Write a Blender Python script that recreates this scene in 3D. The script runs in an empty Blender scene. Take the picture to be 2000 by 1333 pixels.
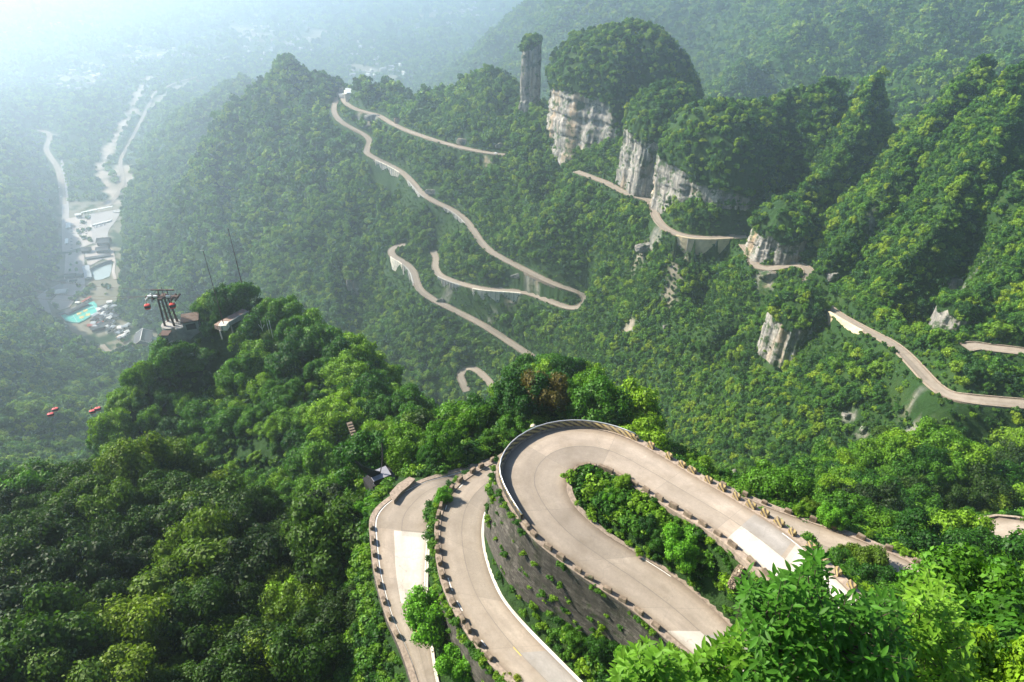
import bpy, math, random
import numpy as np
from mathutils import Vector, Matrix
R = math.radians
rng = np.random.default_rng(7)
random.seed(7)
sc = bpy.context.scene
C = sc.collection

# ------------------------------------------------------------------ camera, sky, sun, exposure
PITCH = R(33.9); F = 1333.0
cam_d = bpy.data.cameras.new('camera'); cam = bpy.data.objects.new('camera', cam_d); C.objects.link(cam)
cam_d.sensor_width = 36; cam_d.lens = 36 * F / 2000.0
cam_d.clip_start = 0.3; cam_d.clip_end = 40000
cam.location = (0, 0, 0); cam.rotation_euler = (R(90) - PITCH, 0, 0)
sc.camera = cam
SUN_EL, SUN_AZ = 37.0, -67.0           # azimuth measured from +Y (view direction), negative = to the left
world = bpy.data.worlds.new('World'); sc.world = world; world.use_nodes = True
wn = world.node_tree; wn.nodes.clear()
sky = wn.nodes.new('ShaderNodeTexSky'); sky.sky_type = 'NISHITA'; sky.sun_disc = False
sky.sun_elevation = R(SUN_EL); sky.sun_rotation = R(SUN_AZ); sky.air_density = 1.0; sky.dust_density = 1.0; sky.altitude = 1300
bg = wn.nodes.new('ShaderNodeBackground'); bg.inputs['Strength'].default_value = 0.085
wo = wn.nodes.new('ShaderNodeOutputWorld')
wn.links.new(sky.outputs[0], bg.inputs[0]); wn.links.new(bg.outputs[0], wo.inputs[0])
sun_d = bpy.data.lights.new('sun', 'SUN'); sun_d.energy = 5.0; sun_d.angle = R(1.5); sun_d.color = (1.0, 0.92, 0.78)
sun = bpy.data.objects.new('sun', sun_d); C.objects.link(sun)
sdir = Vector((math.sin(R(SUN_AZ)) * math.cos(R(SUN_EL)), math.cos(R(SUN_AZ)) * math.cos(R(SUN_EL)), math.sin(R(SUN_EL))))
sun.rotation_euler = sdir.to_track_quat('Z', 'Y').to_euler()
sun.location = sdir * 100
sc.view_settings.view_transform = 'Standard'; sc.view_settings.look = 'None'
sc.view_settings.exposure = 1.38; sc.view_settings.gamma = 1.0
cy = sc.cycles
cy.max_bounces = 7; cy.diffuse_bounces = 2; cy.glossy_bounces = 1; cy.transmission_bounces = 3
cy.volume_bounces = 4; cy.transparent_max_bounces = 6; cy.caustics_reflective = False; cy.caustics_refractive = False
cy.use_denoising = True
HAZE_DENSITY = 0.00028

# ------------------------------------------------------------------ pixel geometry of the photograph (2000 x 1333)
CP, SP = math.cos(PITCH), math.sin(PITCH)
def ray(px, py):
    u = (px - 1000) / F; v = (666.5 - py) / F
    return np.array([u, CP + SP * v, -SP + CP * v])
def Wd(px, py, d): return ray(px, py) * d
def Wz(px, py, z):
    r = ray(px, py); return r * (z / r[2])
def proj(p):
    p = np.asarray(p, float); x, y, z = p[..., 0], p[..., 1], p[..., 2]
    d = y * CP - z * SP; up = y * SP + z * CP
    d2 = np.where(d > 0.1, d, 0.1)
    return 1000 + F * x / d2, 666.5 - F * up / d2, d

# ------------------------------------------------------------------ noise
def _hash(ix, iy, s):
    h = (ix * 374761393 + iy * 668265263 + s * 974634777) & 0xffffffff
    h = ((h ^ (h >> 13)) * 1274126177) & 0xffffffff
    return ((h ^ (h >> 16)) & 0xffff) / 65535.0
def vnoise(x, y, s=0):
    x = np.asarray(x, float); y = np.asarray(y, float)
    ix = np.floor(x).astype(np.int64); iy = np.floor(y).astype(np.int64)
    fx = x - ix; fy = y - iy; fx = fx * fx * (3 - 2 * fx); fy = fy * fy * (3 - 2 * fy)
    a = _hash(ix, iy, s); b = _hash(ix + 1, iy, s); c = _hash(ix, iy + 1, s); d = _hash(ix + 1, iy + 1, s)
    return (a + (b - a) * fx) * (1 - fy) + (c + (d - c) * fx) * fy
def fbm(x, y, s=0, n=4):
    o = 0; a = 0.5
    for k in range(n):
        o = o + a * (vnoise(x, y, s + k) * 2 - 1); x = x * 2.03 + 7.1; y = y * 2.03 + 3.3; a *= 0.5
    return o
def sstep(a, b, x):
    t = np.clip((x - a) / (b - a), 0, 1); return t * t * (3 - 2 * t)

# ------------------------------------------------------------------ roads (data first: the terrain is fitted to them)
def dens(P, step):
    P = [np.asarray(p, float) for p in P]; out = [P[0]]
    for a, b in zip(P[:-1], P[1:]):
        n = max(1, int(np.linalg.norm((b - a)[:3]) / step))
        for k in range(1, n + 1): out.append(a + (b - a) * k / n)
    return np.array(out)
def smooth(P, it=2):
    P = np.array(P, float)
    for _ in range(it):
        Q = [P[0]]
        for a, b in zip(P[:-1], P[1:]): Q += [a * .75 + b * .25, a * .25 + b * .75]
        Q.append(P[-1]); P = np.array(Q)
    return P
def pairs(L):
    O, I = [], []
    for e in L:
        if e[0] == 'w': O.append((e[1], e[2], e[5])); I.append((e[3], e[4], e[5]))
        else: O.append(Wz(e[0], e[1], e[4])); I.append(Wz(e[2], e[3], e[4]))
    return smooth(O, 2), smooth(I, 2)
UP = pairs([(1390,1312,1520,1312,-66.5),(1315,1248,1452,1248,-66),(1245,1188,1398,1195,-65.5),(1175,1143,1325,1133,-65),(1105,1094,1245,1083,-64.3),
 (1053,1052,1175,1041,-63.6),(1018,1006,1125,996,-63),(990,960,1109,968,-62.6),(979,925,1105,948,-62.3),(990,893,1110,932,-62),(1015,866,1117,921,-62),
 (1060,843,1128,913,-62),(1120,834,1145,909,-62),(1180,841,1165,910,-62),(1235,860,1188,918,-61.8),(1300,897,1235,942,-61.5),(1352,929,1290,974,-61),
 (1405,960,1345,1007,-60.5),(1457,992,1400,1038,-60),(1510,1024,1454,1083,-59.5),(1556,1057,1507,1129,-59),(1615,1111,1560,1175,-58.5),
 (1650,1146,1600,1215,-58),(1720,1215,1680,1290,-57.5)])
MP = pairs([(1040,1370,1170,1370,-74.5),(1000,1324,1129,1328,-75),(965,1289,1080,1279,-75.4),(930,1244,1038,1237,-75.8),(895,1188,1003,1198,-76.2),
 (874,1142,979,1167,-76.5),(862,1090,960,1125,-76.8),(859,1041,947,1083,-77),(863,1006,942,1048,-77.3),(874,974,944,1013,-77.7),(902,943,954,985,-78.2),
 (940,918,972,960,-78.6),(986,894,1000,938,-79),('w',-.2,85.5,1.5,78.8,-79.4),('w',5,89.5,7,82.5,-79.7),('w',14,89.5,13,82.5,-80),('w',24,84,21,77.6,-80),
 ('w',38,73.6,34.6,67.4,-80),('w',45.9,69.2,42.4,63,-79.8),('w',50.8,66.2,47.2,60.2,-79.5),('w',56.6,61.3,52.4,55.7,-79),('w',66,53,61.5,48,-78.5)])
LP = pairs([('w',6,97,7,92.5,-91.5),('w',-3,94,-2,88,-90),('w',-10,88,-8,80.8,-87.6),(838,938,888,955,-84.8),(824,944,866,962,-84),(790,959,853,978,-83.8),(765,976,846,993,-84),
 (745,992,841,1008,-84),(733,1010,839,1022,-84),(731,1030,838,1040,-84),(734,1055,836,1062,-84),(739,1111,832,1125,-84.4),(755,1174,832,1181,-84.8),
 (769,1216,835,1220,-85),(790,1258,841,1258,-85.3),(814,1321,850,1321,-85.6),(825,1370,862,1370,-86)])
NEAR = [UP, MP, LP]
def crl(L):   # centre line: (px,py,z)
    return smooth([Wz(*e) for e in L], 2)
FAR = [  # (centre line, width)
 (crl([(655,200,-312),(663,182,-310),(668,172,-309)]), 8),
 (crl([(668,185,-310),(672,200,-310),(690,212,-308),(715,220,-307),(740,225,-306),(765,242,-305),(800,258,-303),(860,278,-300),(900,288,-298),(940,297,-297),(985,303,-296)]), 8),
 (crl([(1125,335,-279),(1160,348,-277),(1185,357,-276),(1210,372,-275),(1240,384,-274),(1268,390,-273.5),(1277,405,-273),(1280,425,-272.5),(1297,446,-272),(1330,461,-271.5),(1375,466,-271),(1430,463,-270),(1458,462,-269)]), 7.5),
 (crl([(1452,478,-268),(1470,500,-267),(1468,514,-266.5),(1485,524,-266),(1510,525,-265),(1535,519,-263),(1560,517,-261),(1578,524,-259),(1582,537,-257),(1576,556,-254)]), 7.5),
 (crl([(1600,585,-246),(1620,604,-241),(1650,623,-234),(1700,650,-223),(1735,667,-217),(1765,690,-213),(1795,722,-210),(1820,750,-208),(1850,772,-206),(1890,780,-204),(1940,785,-203),(2040,793,-202)]), 7),
 (crl([(655,200,-312),(651,213,-314),(656,228,-317),(668,240,-320),(690,252,-324),(708,261,-327),(720,270,-330),(722,280,-333),(716,292,-336),(716,300,-338),(735,311,-341),(760,322,-344),(785,336,-347),(805,355,-350),(825,380,-353),(850,395,-356),(880,408,-359),(905,425,-362),(925,450,-365),(940,475,-368),(960,493,-370),(985,507,-372),(1015,522,-374),(1050,540,-376),(1085,556,-379),(1115,566,-382),(1135,573,-385),(1145,583,-388),(1140,596,-390),(1118,604,-392),(1090,595,-394),(1060,583,-396),(1035,573,-397),(1000,568,-398),(950,566,-400),(920,560,-402),(885,550,-403),(857,538,-405),(849,522,-407),(852,505,-409),(846,490,-411)]), 8),
 (crl([(792,478,-412),(775,481,-413),(762,489,-414),(768,502,-415),(790,513,-417),(808,530,-419),(813,550,-421),(820,568,-423),(845,585,-426),(875,600,-429),(905,615,-432),(940,633,-435),(975,655,-439),(1005,675,-442),(1040,698,-446)]), 8.5),
 (crl([(912,765,-486),(903,748,-483),(898,733,-481),(906,721,-480),(921,718,-478),(938,728,-476),(952,742,-474),(968,762,-471)]), 8),
 (crl([(2030,692,-196),(1970,684,-197),(1930,680,-198),(1905,675,-198.5),(1885,680,-199)]), 6.5),
 (crl([(1935,1062,-112),(1950,1048,-111),(1975,1043,-110),(2010,1048,-109),(2060,1060,-108)]), 9),
]
VZ = -728.0

# ------------------------------------------------------------------ terrain control points
CT = []
def cp(L, drop=4.0):
    for px, py, d in L:
        p = Wd(px, py, d); CT.append((p[0], p[1], p[2] - drop))
def line(L, drop, step=25):
    for p in dens([Wd(*e) for e in L], step): CT.append((p[0], p[1], p[2] - drop))
# skyline of the middle range
line([(240,520,1400),(300,450,1350),(370,330,1290),(410,280,1280),(440,200,1270),(480,112,1250),(540,105,1230),(620,140,1200),(680,165,1150)], 9, 40)
line([(705,165,1130),(760,155,1100),(800,160,1080),(850,140,1050),(900,160,1020),(960,140,980),(1010,155,950),(1060,180,900)], 9, 30)
cp([(330,250,1900),(300,330,1750),(250,400,1600),(400,200,2000),(470,150,2100),(150,300,2300),(60,450,1500)], 5)
# its face
cp([(600,600,950),(500,550,1030),(400,560,1120),(300,600,1230),(700,650,870),(800,740,810),(900,800,770),(1000,790,750),(1060,760,745),(1200,600,680),(1300,600,620),
 (1300,500,630),(1250,700,620),(1250,850,560),(1400,700,520),(1400,850,470),(1500,900,420),(1600,780,400),(1700,780,375),(1700,860,370),(1900,880,325),(1990,950,300),
 (1350,920,450),(1230,780,600),(1130,650,720),(1500,620,530),(1450,560,570),(1150,500,740),(1080,420,780),(1230,430,690),(1050,350,860),(1000,420,850),
 (900,350,950),(750,420,1000),(650,330,1100),(600,400,1080),(650,500,1000),(750,560,940),(550,300,1180),(500,200,1220),(450,350,1230),(400,450,1200),(300,520,1320),
 (580,180,1195),(850,700,810),(560,480,1040),(480,420,1150),(950,250,930),(850,230,990),(1000,260,900),(780,200,1060),(1190,460,715)], 5)
# right hand spurs
line([(1620,140,620),(1520,180,640),(1450,205,650)], 7); line([(1620,140,620),(1655,170,605)], 7)
cp([(1500,300,605),(1440,380,610),(1560,260,610),(1480,430,590)], 6)
line([(1720,135,600),(1690,200,590),(1650,280,580),(1590,350,575),(1540,400,562)], 7)
line([(1925,97,520),(1880,165,510),(1820,235,500),(1760,305,490),(1700,385,480),(1640,440,485),(1605,500,492)], 7)
line([(2005,115,430),(1965,190,430),(1910,280,430),(1860,370,425),(1800,460,420),(1740,540,430)], 7)
line([(2080,60,385),(2060,160,378),(2040,300,370),(2020,420,362)], 7)
line([(1775,225,610),(1725,320,580),(1680,400,550),(1625,470,532)], 36)
line([(1645,240,608),(1600,320,592),(1545,385,578)], 34)
line([(1950,190,505),(1885,300,485),(1830,400,465),(1760,490,455)], 38)
line([(2010,260,402),(1960,380,400),(1900,480,392)], 8)
cp([(1700,560,460),(1800,560,425),(1900,560,380),(2000,560,362),(1850,640,385),(1950,700,340),(1950,620,360),(1660,560,480),(2100,560,330),(2300,300,330),(2200,840,310)], 5)
def sharpen(L, off, dz):
    q = dens([Wd(*e) for e in L], 22); t = np.gradient(q, axis=0); t[:, 2] = 0; t /= np.linalg.norm(t, axis=1)[:, None]
    for a, b in zip(q, t):
        for sg in (-1, 1): CT.append((a[0] - b[1] * off * sg, a[1] + b[0] * off * sg, a[2] - dz))
sharpen([(1720,135,600),(1690,200,590),(1650,280,580),(1590,350,575),(1545,400,565)], 24, 40)
sharpen([(1925,97,520),(1880,165,510),(1820,235,500),(1760,305,490),(1700,385,480),(1640,440,485)], 24, 40)
sharpen([(2005,115,430),(1965,190,430),(1910,280,430),(1860,370,425),(1800,460,420)], 22, 36)
sharpen([(1620,140,620),(1560,160,630),(1500,185,640)], 24, 24)
for px_, py_, ds_, dr_ in ((1790,222,(540,575,610,660,720),16),(1952,172,(455,480,505,560,620),14),(1688,190,(585,610,650,700),10),(1770,215,(600,640,700),16)):
    for d_ in ds_: cp([(px_, py_, d_)], dr_)
cp([(1030,190,885),(1010,195,890),(1050,195,880)], 0)
# far range on the right, far valley
cp([(1000,100,2200),(900,120,2700),(850,150,3000),(1100,30,2200),(1400,150,1500),(1400,50,1900),(1600,100,1350),(1800,100,1200),(1500,0,1950),(1800,0,1500),
 (2000,0,1300),(2000,100,1100),(1750,180,1000),(1250,0,2200),(1300,100,1700),(1100,-60,2600),(1400,-80,2400),(1800,-120,1900),(2200,-100,1500),(2300,100,1000),(1060,8,2350),(960,60,2550)], 0)
for p in [(60,1500,-560),(-150,1500,-590),(200,1250,-480),(0,1200,-420),(-300,1500,-600),(-500,1900,-690),(350,850,-330),(450,800,-330),(560,700,-290),(300,1000,-400),(150,1050,-380),
          (-400,2500,-725),(0,2600,-715),(-1200,2700,-728),(-2500,2800,-700),(0,4000,-728),(-3000,5000,-728),(0,9000,-728),(-6000,9000,-728),(6000,9000,-600),(2500,5000,-480),(3500,3000,-300),
          (1200,900,-150),(2500,1500,-150),(-4500,2500,-560),(900,2800,-520),(1600,3200,-480),(700,4200,-700), (-13000,9000,-700),(13000,9000,-500),(0,15000,-728),(8000,300,-200),
          (900,300,-60),(500,150,-70),(350,200,-130)]: CT.append(p)
# valley floor and the slope left of it
cp([(225,560,1480),(120,470,1560),(100,600,1330),(200,450,1600),(150,350,1950),(260,330,1950),(250,250,2400),(100,280,2250),(300,690,1275),(230,690,1275),(180,600,1380)], 2)
for px, py in [(160,430),(180,520),(120,580),(170,600),(150,640),(240,640),(290,700),(210,660),(240,360),(200,380),(230,300),(280,210)]:
    p = Wz(px, py, VZ - 1); CT.append(tuple(p))
cp([(0,270,1900),(60,290,2000),(0,400,1500),(80,400,1650),(100,450,1600),(0,500,1300),(60,550,1370),(0,620,1050),(100,655,1160),(180,690,1190),(0,700,850),(100,750,900),
 (200,780,900),(240,740,1060),(300,760,1040),(0,800,650),(100,850,650),(180,880,650),(0,900,480),(80,950,450),(190,930,520),(-200,300,1500),(-300,600,800),(-300,900,400),(-200,1100,250)], 5)
# hill A (bottom left wood)
line([(-120,1010,150),(0,985,150),(100,930,165),(200,905,170),(300,900,168),(370,890,165),(430,950,152),(520,985,148),(600,1040,135),(660,1060,128)], 8, 10)
cp([(0,1150,118),(200,1100,125),(400,1080,128),(550,1120,118),(0,1333,88),(200,1250,100),(300,1333,88),(500,1250,104),(600,1333,92),(-150,1333,85),(680,1200,104),(720,1333,90),(660,1130,112)], 6)
for p in [(-40,25,-84),(-15,25,-86),(-80,20,-80),(-120,50,-80),(-4,30,-84)]: CT.append(p)
# hill B (cable tower)
for d_ in (180,215,260): cp([(932,872,d_)], 12)
for d_ in (135,160,200,260,330): cp([(1265,890,d_),(1350,940,d_),(1430,985,d_)], 9)
cp([(1850,850,300),(1700,840,300),(1780,840,290),(1600,900,280),(1950,930,290)], 28)
line([(345,690,262),(372,640,268),(400,600,275),(450,572,280),(505,588,277),(600,640,262),(680,705,245),(760,768,230),(850,835,205),(900,885,172)], 4, 8)
line([(330,695,262),(262,745,260),(222,795,256),(203,850,250),(212,905,240)], 2, 8)
cp([(290,830,250),(330,770,255),(300,880,238),(400,750,258),(430,850,225),(500,850,218),(520,700,255),(430,680,262),(600,800,220),(600,900,190),(650,960,150),(700,850,190),(800,880,160),(700,910,145),(760,900,145)], 7)
line([(345,905,228),(380,915,218),(450,940,196),(540,980,174),(620,1030,150)], 20, 10)
for p in [(-175,200,-240),(-188,165,-225),(-165,245,-250),(-205,140,-200),(-145,135,-172),(-120,300,-300),(-190,260,-290)]: CT.append(p)
cp([(745,955,123),(700,985,121),(700,930,130),(790,930,126)], 0)
for p in [(-150,330,-300),(-60,330,-330),(20,290,-340),(-100,420,-460),(60,400,-400),(-250,330,-330),(-230,230,-230),(-300,450,-420),(-190,180,-185),(90,260,-320),(60,225,-240),(-30,250,-260),(150,300,-290),(-150,270,-185)]: CT.append(p)
# hill C and the wood below the loop
line([(985,845,190),(1015,790,200),(1045,745,210)], 10, 7); line([(1045,730,210),(1088,688,215),(1130,715,212),(1180,790,207),(1222,850,192)], 6, 7)
for d_ in (190,215,245,280): cp([(955,800,d_)], 12)
cp([(950,870,165),(1050,800,175),(1100,780,178),(1150,830,178)], 6)
for p in [(3,99,-85),(14,99,-90),(28,93,-93),(40,86,-92),(52,79,-90),(2,115,-92),(25,112,-96),(45,100,-96),(40,130,-125),(-10,130,-98)]: CT.append(p)
# hill D and the foreground right
cp([(1500,985,150),(1600,925,180),(1700,862,210),(1790,838,220),(1860,855,222),(1920,900,225),(1970,960,228),(1700,1000,150),(1800,1000,160),(1850,1090,135),(1900,1040,168),(1640,1000,130)], 8)
for p in [(62,66,-86),(75,60,-84),(90,60,-90),(80,80,-98),(85,45,-75),(130,110,-150),(105,100,-118),(125,90,-108)]: CT.append(p)
for p in [(35,35,-57),(45,30,-55),(60,30,-60),(20,30,-62),(30,15,-38),(22,20,-44),(3,4,-13),(8,5,-15),(14,5,-17),(10,12,-27),(20,12,-29),(-1,12,-60),(-8,12,-72),(-3,2,-30),(0,-4,-3),(10,-6,-6),(40,-5,-25),(-40,-10,-40),(0,-60,20),(100,-40,-20),(-100,-60,-60),(80,10,-55)]: CT.append(p)
for O, I in NEAR:
    for a in dens(O, 3.0)[::1]: CT.append((a[0], a[1], a[2] - .15))
    for a in dens(I, 3.0)[::1]: CT.append((a[0], a[1], a[2] - .15))
def outward(O, I): n = O - I; n[:, 2] = 0; return n / np.linalg.norm(n, axis=1)[:, None]
Uo = outward(*UP); nU = len(UP[0])
def u_drop(k):  # height of the retaining wall under the upper loop, along its outer edge
    t = k / (nU - 1); return 9.0 if t < .52 else 9.0 - 5.5 * min(1, (t - .52) / .15)
for k in range(0, nU, 2):
    p = UP[0][k] + Uo[k] * 2.0; CT.append((p[0], p[1], p[2] - u_drop(k) - .4))
Mo = outward(*MP); nM = len(MP[0])
def m_drop(k):
    t = k / (nM - 1); return 7.6 * (1 - sstep(.30, .44, t)) + 1.2
for k in range(0, nM, 2):
    p = MP[0][k] + Mo[k] * 1.6; CT.append((p[0], p[1], p[2] - m_drop(k)))
for c, w in FAR:
    q = dens(c, 14)
    t = np.gradient(q, axis=0); t[:, 2] = 0; t /= np.linalg.norm(t, axis=1)[:, None] + 1e-9
    n = np.stack([-t[:, 1], t[:, 0], t[:, 2] * 0], 1)
    for a, b in zip(q, n):
        CT.append((a[0], a[1], a[2] - .3))
CT = np.array(CT)
# thin out near-duplicates
key = np.round(CT[:, :2] / 1.2).astype(int); _, idx = np.unique(key, axis=0, return_index=True); CT = CT[np.sort(idx)]
n = len(CT)
D = np.hypot(CT[:, None, 0] - CT[None, :, 0], CT[:, None, 1] - CT[None, :, 1])
A = np.zeros((n + 1, n + 1)); A[:n, :n] = -D + np.eye(n) * 0.6; A[:n, n] = 1; A[n, :n] = 1
sol = np.linalg.solve(A, np.append(CT[:, 2], 0)); WW, W0 = sol[:n], sol[n]
def rbf(x, y):
    sh = np.shape(x); x = np.ravel(x); y = np.ravel(y); o = np.empty(len(x))
    for i in range(0, len(x), 6000):
        o[i:i + 6000] = -np.hypot(x[i:i + 6000, None] - CT[None, :, 0], y[i:i + 6000, None] - CT[None, :, 1]) @ WW + W0
    return o.reshape(sh)

# polar sheet around the viewpoint: r grows geometrically
NR, NT = 1130, 620
R0, R1 = 3.5, 19000.0; T0, T1 = R(-74), R(74)
rr = R0 * (R1 / R0) ** (np.arange(NR) / (NR - 1)); tt = np.linspace(T0, T1, NT)
GR, GT = np.meshgrid(rr, tt, indexing='ij')
GX, GY = GR * np.sin(GT), GR * np.cos(GT)
# RBF on a half-density grid, then linear upsampling
hr = np.unique(np.append(np.arange(0, NR, 2), NR - 1)); ht = np.unique(np.append(np.arange(0, NT, 2), NT - 1))
near_n = 640
ZC = rbf(GX[np.ix_(hr, ht)], GY[np.ix_(hr, ht)])
Zt = np.array([np.interp(np.arange(NT), ht, row) for row in ZC])
GZ = np.array([np.interp(np.arange(NR), hr, col) for col in Zt.T]).T
GZ[:near_n] = rbf(GX[:near_n], GY[:near_n])
# keep it from rising out of the picture behind the far range, flatten the very far plain
# natural relief
amp = 0.6 + 5.5 * sstep(150, 500, GR) + 14 * sstep(1000, 2600, GR)
wl = 22 + 45 * sstep(150, 600, GR) + 120 * sstep(1200, 3000, GR)
bl = sstep(200, 500, GR)
rel = amp * (fbm(GX / 70, GY / 70, 3, 5) * bl + fbm(GX / 24, GY / 24, 9, 3) * (1 - bl) * .8)
ridg = (1 - np.abs(fbm((GX + .35 * GY) / 85 + 5, GY / 190, 21, 3)) * 3.2)
rel += sstep(350, 600, GR) * (1 - sstep(1500, 2500, GR)) * (15 + 13 * sstep(500, 800, GR)) * (ridg - .45) * (1 - .8 * sstep(150, 250, GX) * (1 - sstep(600, 800, GR)))
rel += sstep(1700, 3500, GR) * 110 * fbm(GX / 800, GY / 800, 33, 5)
far_right = sstep(0, 700, GX + 0.12 * GY) * sstep(900, 1400, GR)
rel += far_right * 75 * (1 - np.abs(fbm(GX / 420 + 3, GY / 420, 41, 5)) * 3 - .5)
def seg_dist(P, X, Y, zcol=True):
    """nearest distance and z on polyline P for points X,Y (1-D)"""
    best = np.full(X.shape, 1e9); zb = np.zeros(X.shape)
    for a, b in zip(P[:-1], P[1:]):
        dx, dy = b[0] - a[0], b[1] - a[1]; L2 = dx * dx + dy * dy + 1e-9
        t = np.clip(((X - a[0]) * dx + (Y - a[1]) * dy) / L2, 0, 1)
        d = np.hypot(X - a[0] - t * dx, Y - a[1] - t * dy)
        m = d < best; best = np.where(m, d, best); zb = np.where(m, a[2] + t * (b[2] - a[2]), zb)
    return best, zb
ROADD = np.full(GX.shape, 999.0)
SPURS = [[Wd(*e) for e in L_] for L_ in ([(1720,128,600),(1690,200,590),(1650,280,580),(1590,350,575),(1540,400,562)],[(1925,88,520),(1880,165,510),(1820,235,500),(1760,305,490),(1700,385,480),(1640,440,485),(1605,500,492)],[(2005,105,430),(1965,190,430),(1910,280,430),(1860,370,425),(1800,460,420),(1740,540,430)])]
def near_mask(c, pad):
    return (GX > c[:, 0].min() - pad) & (GX < c[:, 0].max() + pad) & (GY > c[:, 1].min() - pad) & (GY < c[:, 1].max() + pad)
for c, w in FAR:
    m = near_mask(c, 60); d, z = seg_dist(c, GX[m], GY[m]); ROADD[m] = np.minimum(ROADD[m], d - w / 2)
for O, I in NEAR:
    c = (O + I) / 2; m = near_mask(c, 45); d, z = seg_dist(c, GX[m], GY[m]); ROADD[m] = np.minimum(ROADD[m], d - 3.5)
SPM = (GX > 130) & (GX < 430) & (GY > 330) & (GY < 720)
sx_, sy_ = GX[SPM], GY[SPM]; wx = sx_ + 9 * fbm(sx_ / 28, sy_ / 28, 61, 3); wy = sy_ + 9 * fbm(sx_ / 28, sy_ / 28, 67, 3)
sds = [seg_dist(smooth(L_, 2), wx, wy) for L_ in SPURS]; sdm = np.min([q[0] for q in sds], 0); sds.append(seg_dist(smooth([Wd(1628,132,618), Wd(1600,142,622), Wd(1560,160,630), Wd(1500,180,640), Wd(1455,200,648)], 2), wx, wy)); spr = np.max([q[1] - 6 - 1.75 * q[0] for q in sds], 0)
spw = sstep(6, 34, ROADD[SPM])
# village flat
def inpoly(P, X, Y):
    ins = np.zeros(X.shape, bool); j = len(P) - 1
    for i in range(len(P)):
        xi, yi, xj, yj = P[i][0], P[i][1], P[j][0], P[j][1]
        ins ^= ((yi > Y) != (yj > Y)) & (X < (xj - xi) * (Y - yi) / (yj - yi + 1e-12) + xi); j = i
    return ins
VPX = [(112,395),(245,392),(240,480),(236,570),(225,615),(262,640),(315,650),(308,735),(222,735),(190,700),(150,655),(66,600),(70,575),(110,548),(116,470)]
VP = np.array([Wz(a, b, VZ) for a, b in VPX])
m = near_mask(VP, 120)
vd, _ = seg_dist(np.vstack([VP, VP[:1]]), GX[m], GY[m]); vin = inpoly(VP, GX[m], GY[m])
vd = np.where(vin, 0, vd); VW = np.zeros(GX.shape); VW[m] = 1 - sstep(2, 32, vd)
VIN = np.zeros(GX.shape, bool); VIN[m] = vin
GZ = GZ + rel * sstep(0, 32, ROADD) * (1 - VW)
g_ = GZ[SPM]; low = g_ - 34 * sstep(6, 24, sdm) * (1 - sstep(42, 75, sdm)); GZ[SPM] = g_ * (1 - spw) + np.maximum(low, spr) * spw
GZ = GZ * (1 - VW) + (VZ - .6) * VW
GZ = np.maximum(GZ, VZ - 6)
for c, w in FAR:
    m = near_mask(c, 40); d, z = seg_dist(c, GX[m], GY[m])
    k = 1 - sstep(w / 2 + 1.0, w / 2 + 7, d); GZ[m] = GZ[m] * (1 - k) + (z - .35) * k
FWALL = [(5,(925,562),(1020,571),13),(5,(860,540),(905,556),10),(5,(738,311),(785,337),12),(6,(768,500),(792,514),17),(6,(793,515),(812,555),15),(4,(1630,610),(1695,648),9),(2,(1325,461),(1425,464),16),(5,(800,352),(835,385),7),(5,(870,405),(915,435),6)]
def wallseg(ci, a, b_):
    c, w = FAR[ci]; d = np.append(0, np.cumsum(np.linalg.norm(np.diff(c, axis=0), axis=1))); n_ = max(4, int(d[-1] / 2.0)); s_ = np.linspace(0, d[-1], n_); q = np.stack([np.interp(s_, d, c[:, k]) for k in range(3)], 1)
    x, y, _ = proj(q); k0, k1 = sorted((int(np.argmin((x - a[0]) ** 2 + (y - a[1]) ** 2)), int(np.argmin((x - b_[0]) ** 2 + (y - b_[1]) ** 2)))); return q[k0:k1 + 1], w
for ci, a, b_, drop in FWALL:
    q, w = wallseg(ci, a, b_); m = near_mask(q, 45); X, Y = GX[m], GY[m]; g = GZ[m]; best = np.full(X.shape, 1e9); sd = np.zeros(X.shape); zz = np.zeros(X.shape); inn = np.zeros(X.shape, bool)
    for i, (p0, p1) in enumerate(zip(q[:-1], q[1:])):
        dx, dy = p1[0] - p0[0], p1[1] - p0[1]; t = ((X - p0[0]) * dx + (Y - p0[1]) * dy) / (dx * dx + dy * dy); tc = np.clip(t, 0, 1); d = np.hypot(X - p0[0] - tc * dx, Y - p0[1] - tc * dy); k = d < best
        side = np.sign((dx * (Y - p0[1]) - dy * (X - p0[0])) * (dx * (0 - p0[1]) - dy * (0 - p0[0]))); best = np.where(k, d, best); sd = np.where(k, side, sd); zz = np.where(k, p0[2], zz); inn = np.where(k, (t > -.2) & (t < 1.2) if 0 < i < len(q) - 2 else (t > 0) & (t < 1), inn)
    k = (sd > 0) & inn & (best > w / 2 + .9) & (best < w / 2 + 38); tgt = zz - drop + .8 - (best - w / 2) * .35; f = 1 - sstep(12, 38, best - w / 2); g = np.where(k, np.minimum(g, tgt) * f + g * (1 - f), g); GZ[m] = g
for L_ in ([(195,405),(225,380),(200,345),(193,325),(215,290),(245,235),(265,205),(275,165)],[(120,400),(123,372),(110,325),(90,290),(98,265),(65,255)],[(209,404),(240,362),(233,315),(262,262),(290,205)]):
    c = crl([(a, b_, VZ) for a, b_ in L_]); m = near_mask(c, 130); d, _ = seg_dist(c, GX[m], GY[m]); k = 1 - sstep(25, 110, d); GZ[m] = GZ[m] * (1 - k) + (VZ - 1) * k
FOOT = np.zeros(GX.shape, bool)
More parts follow.
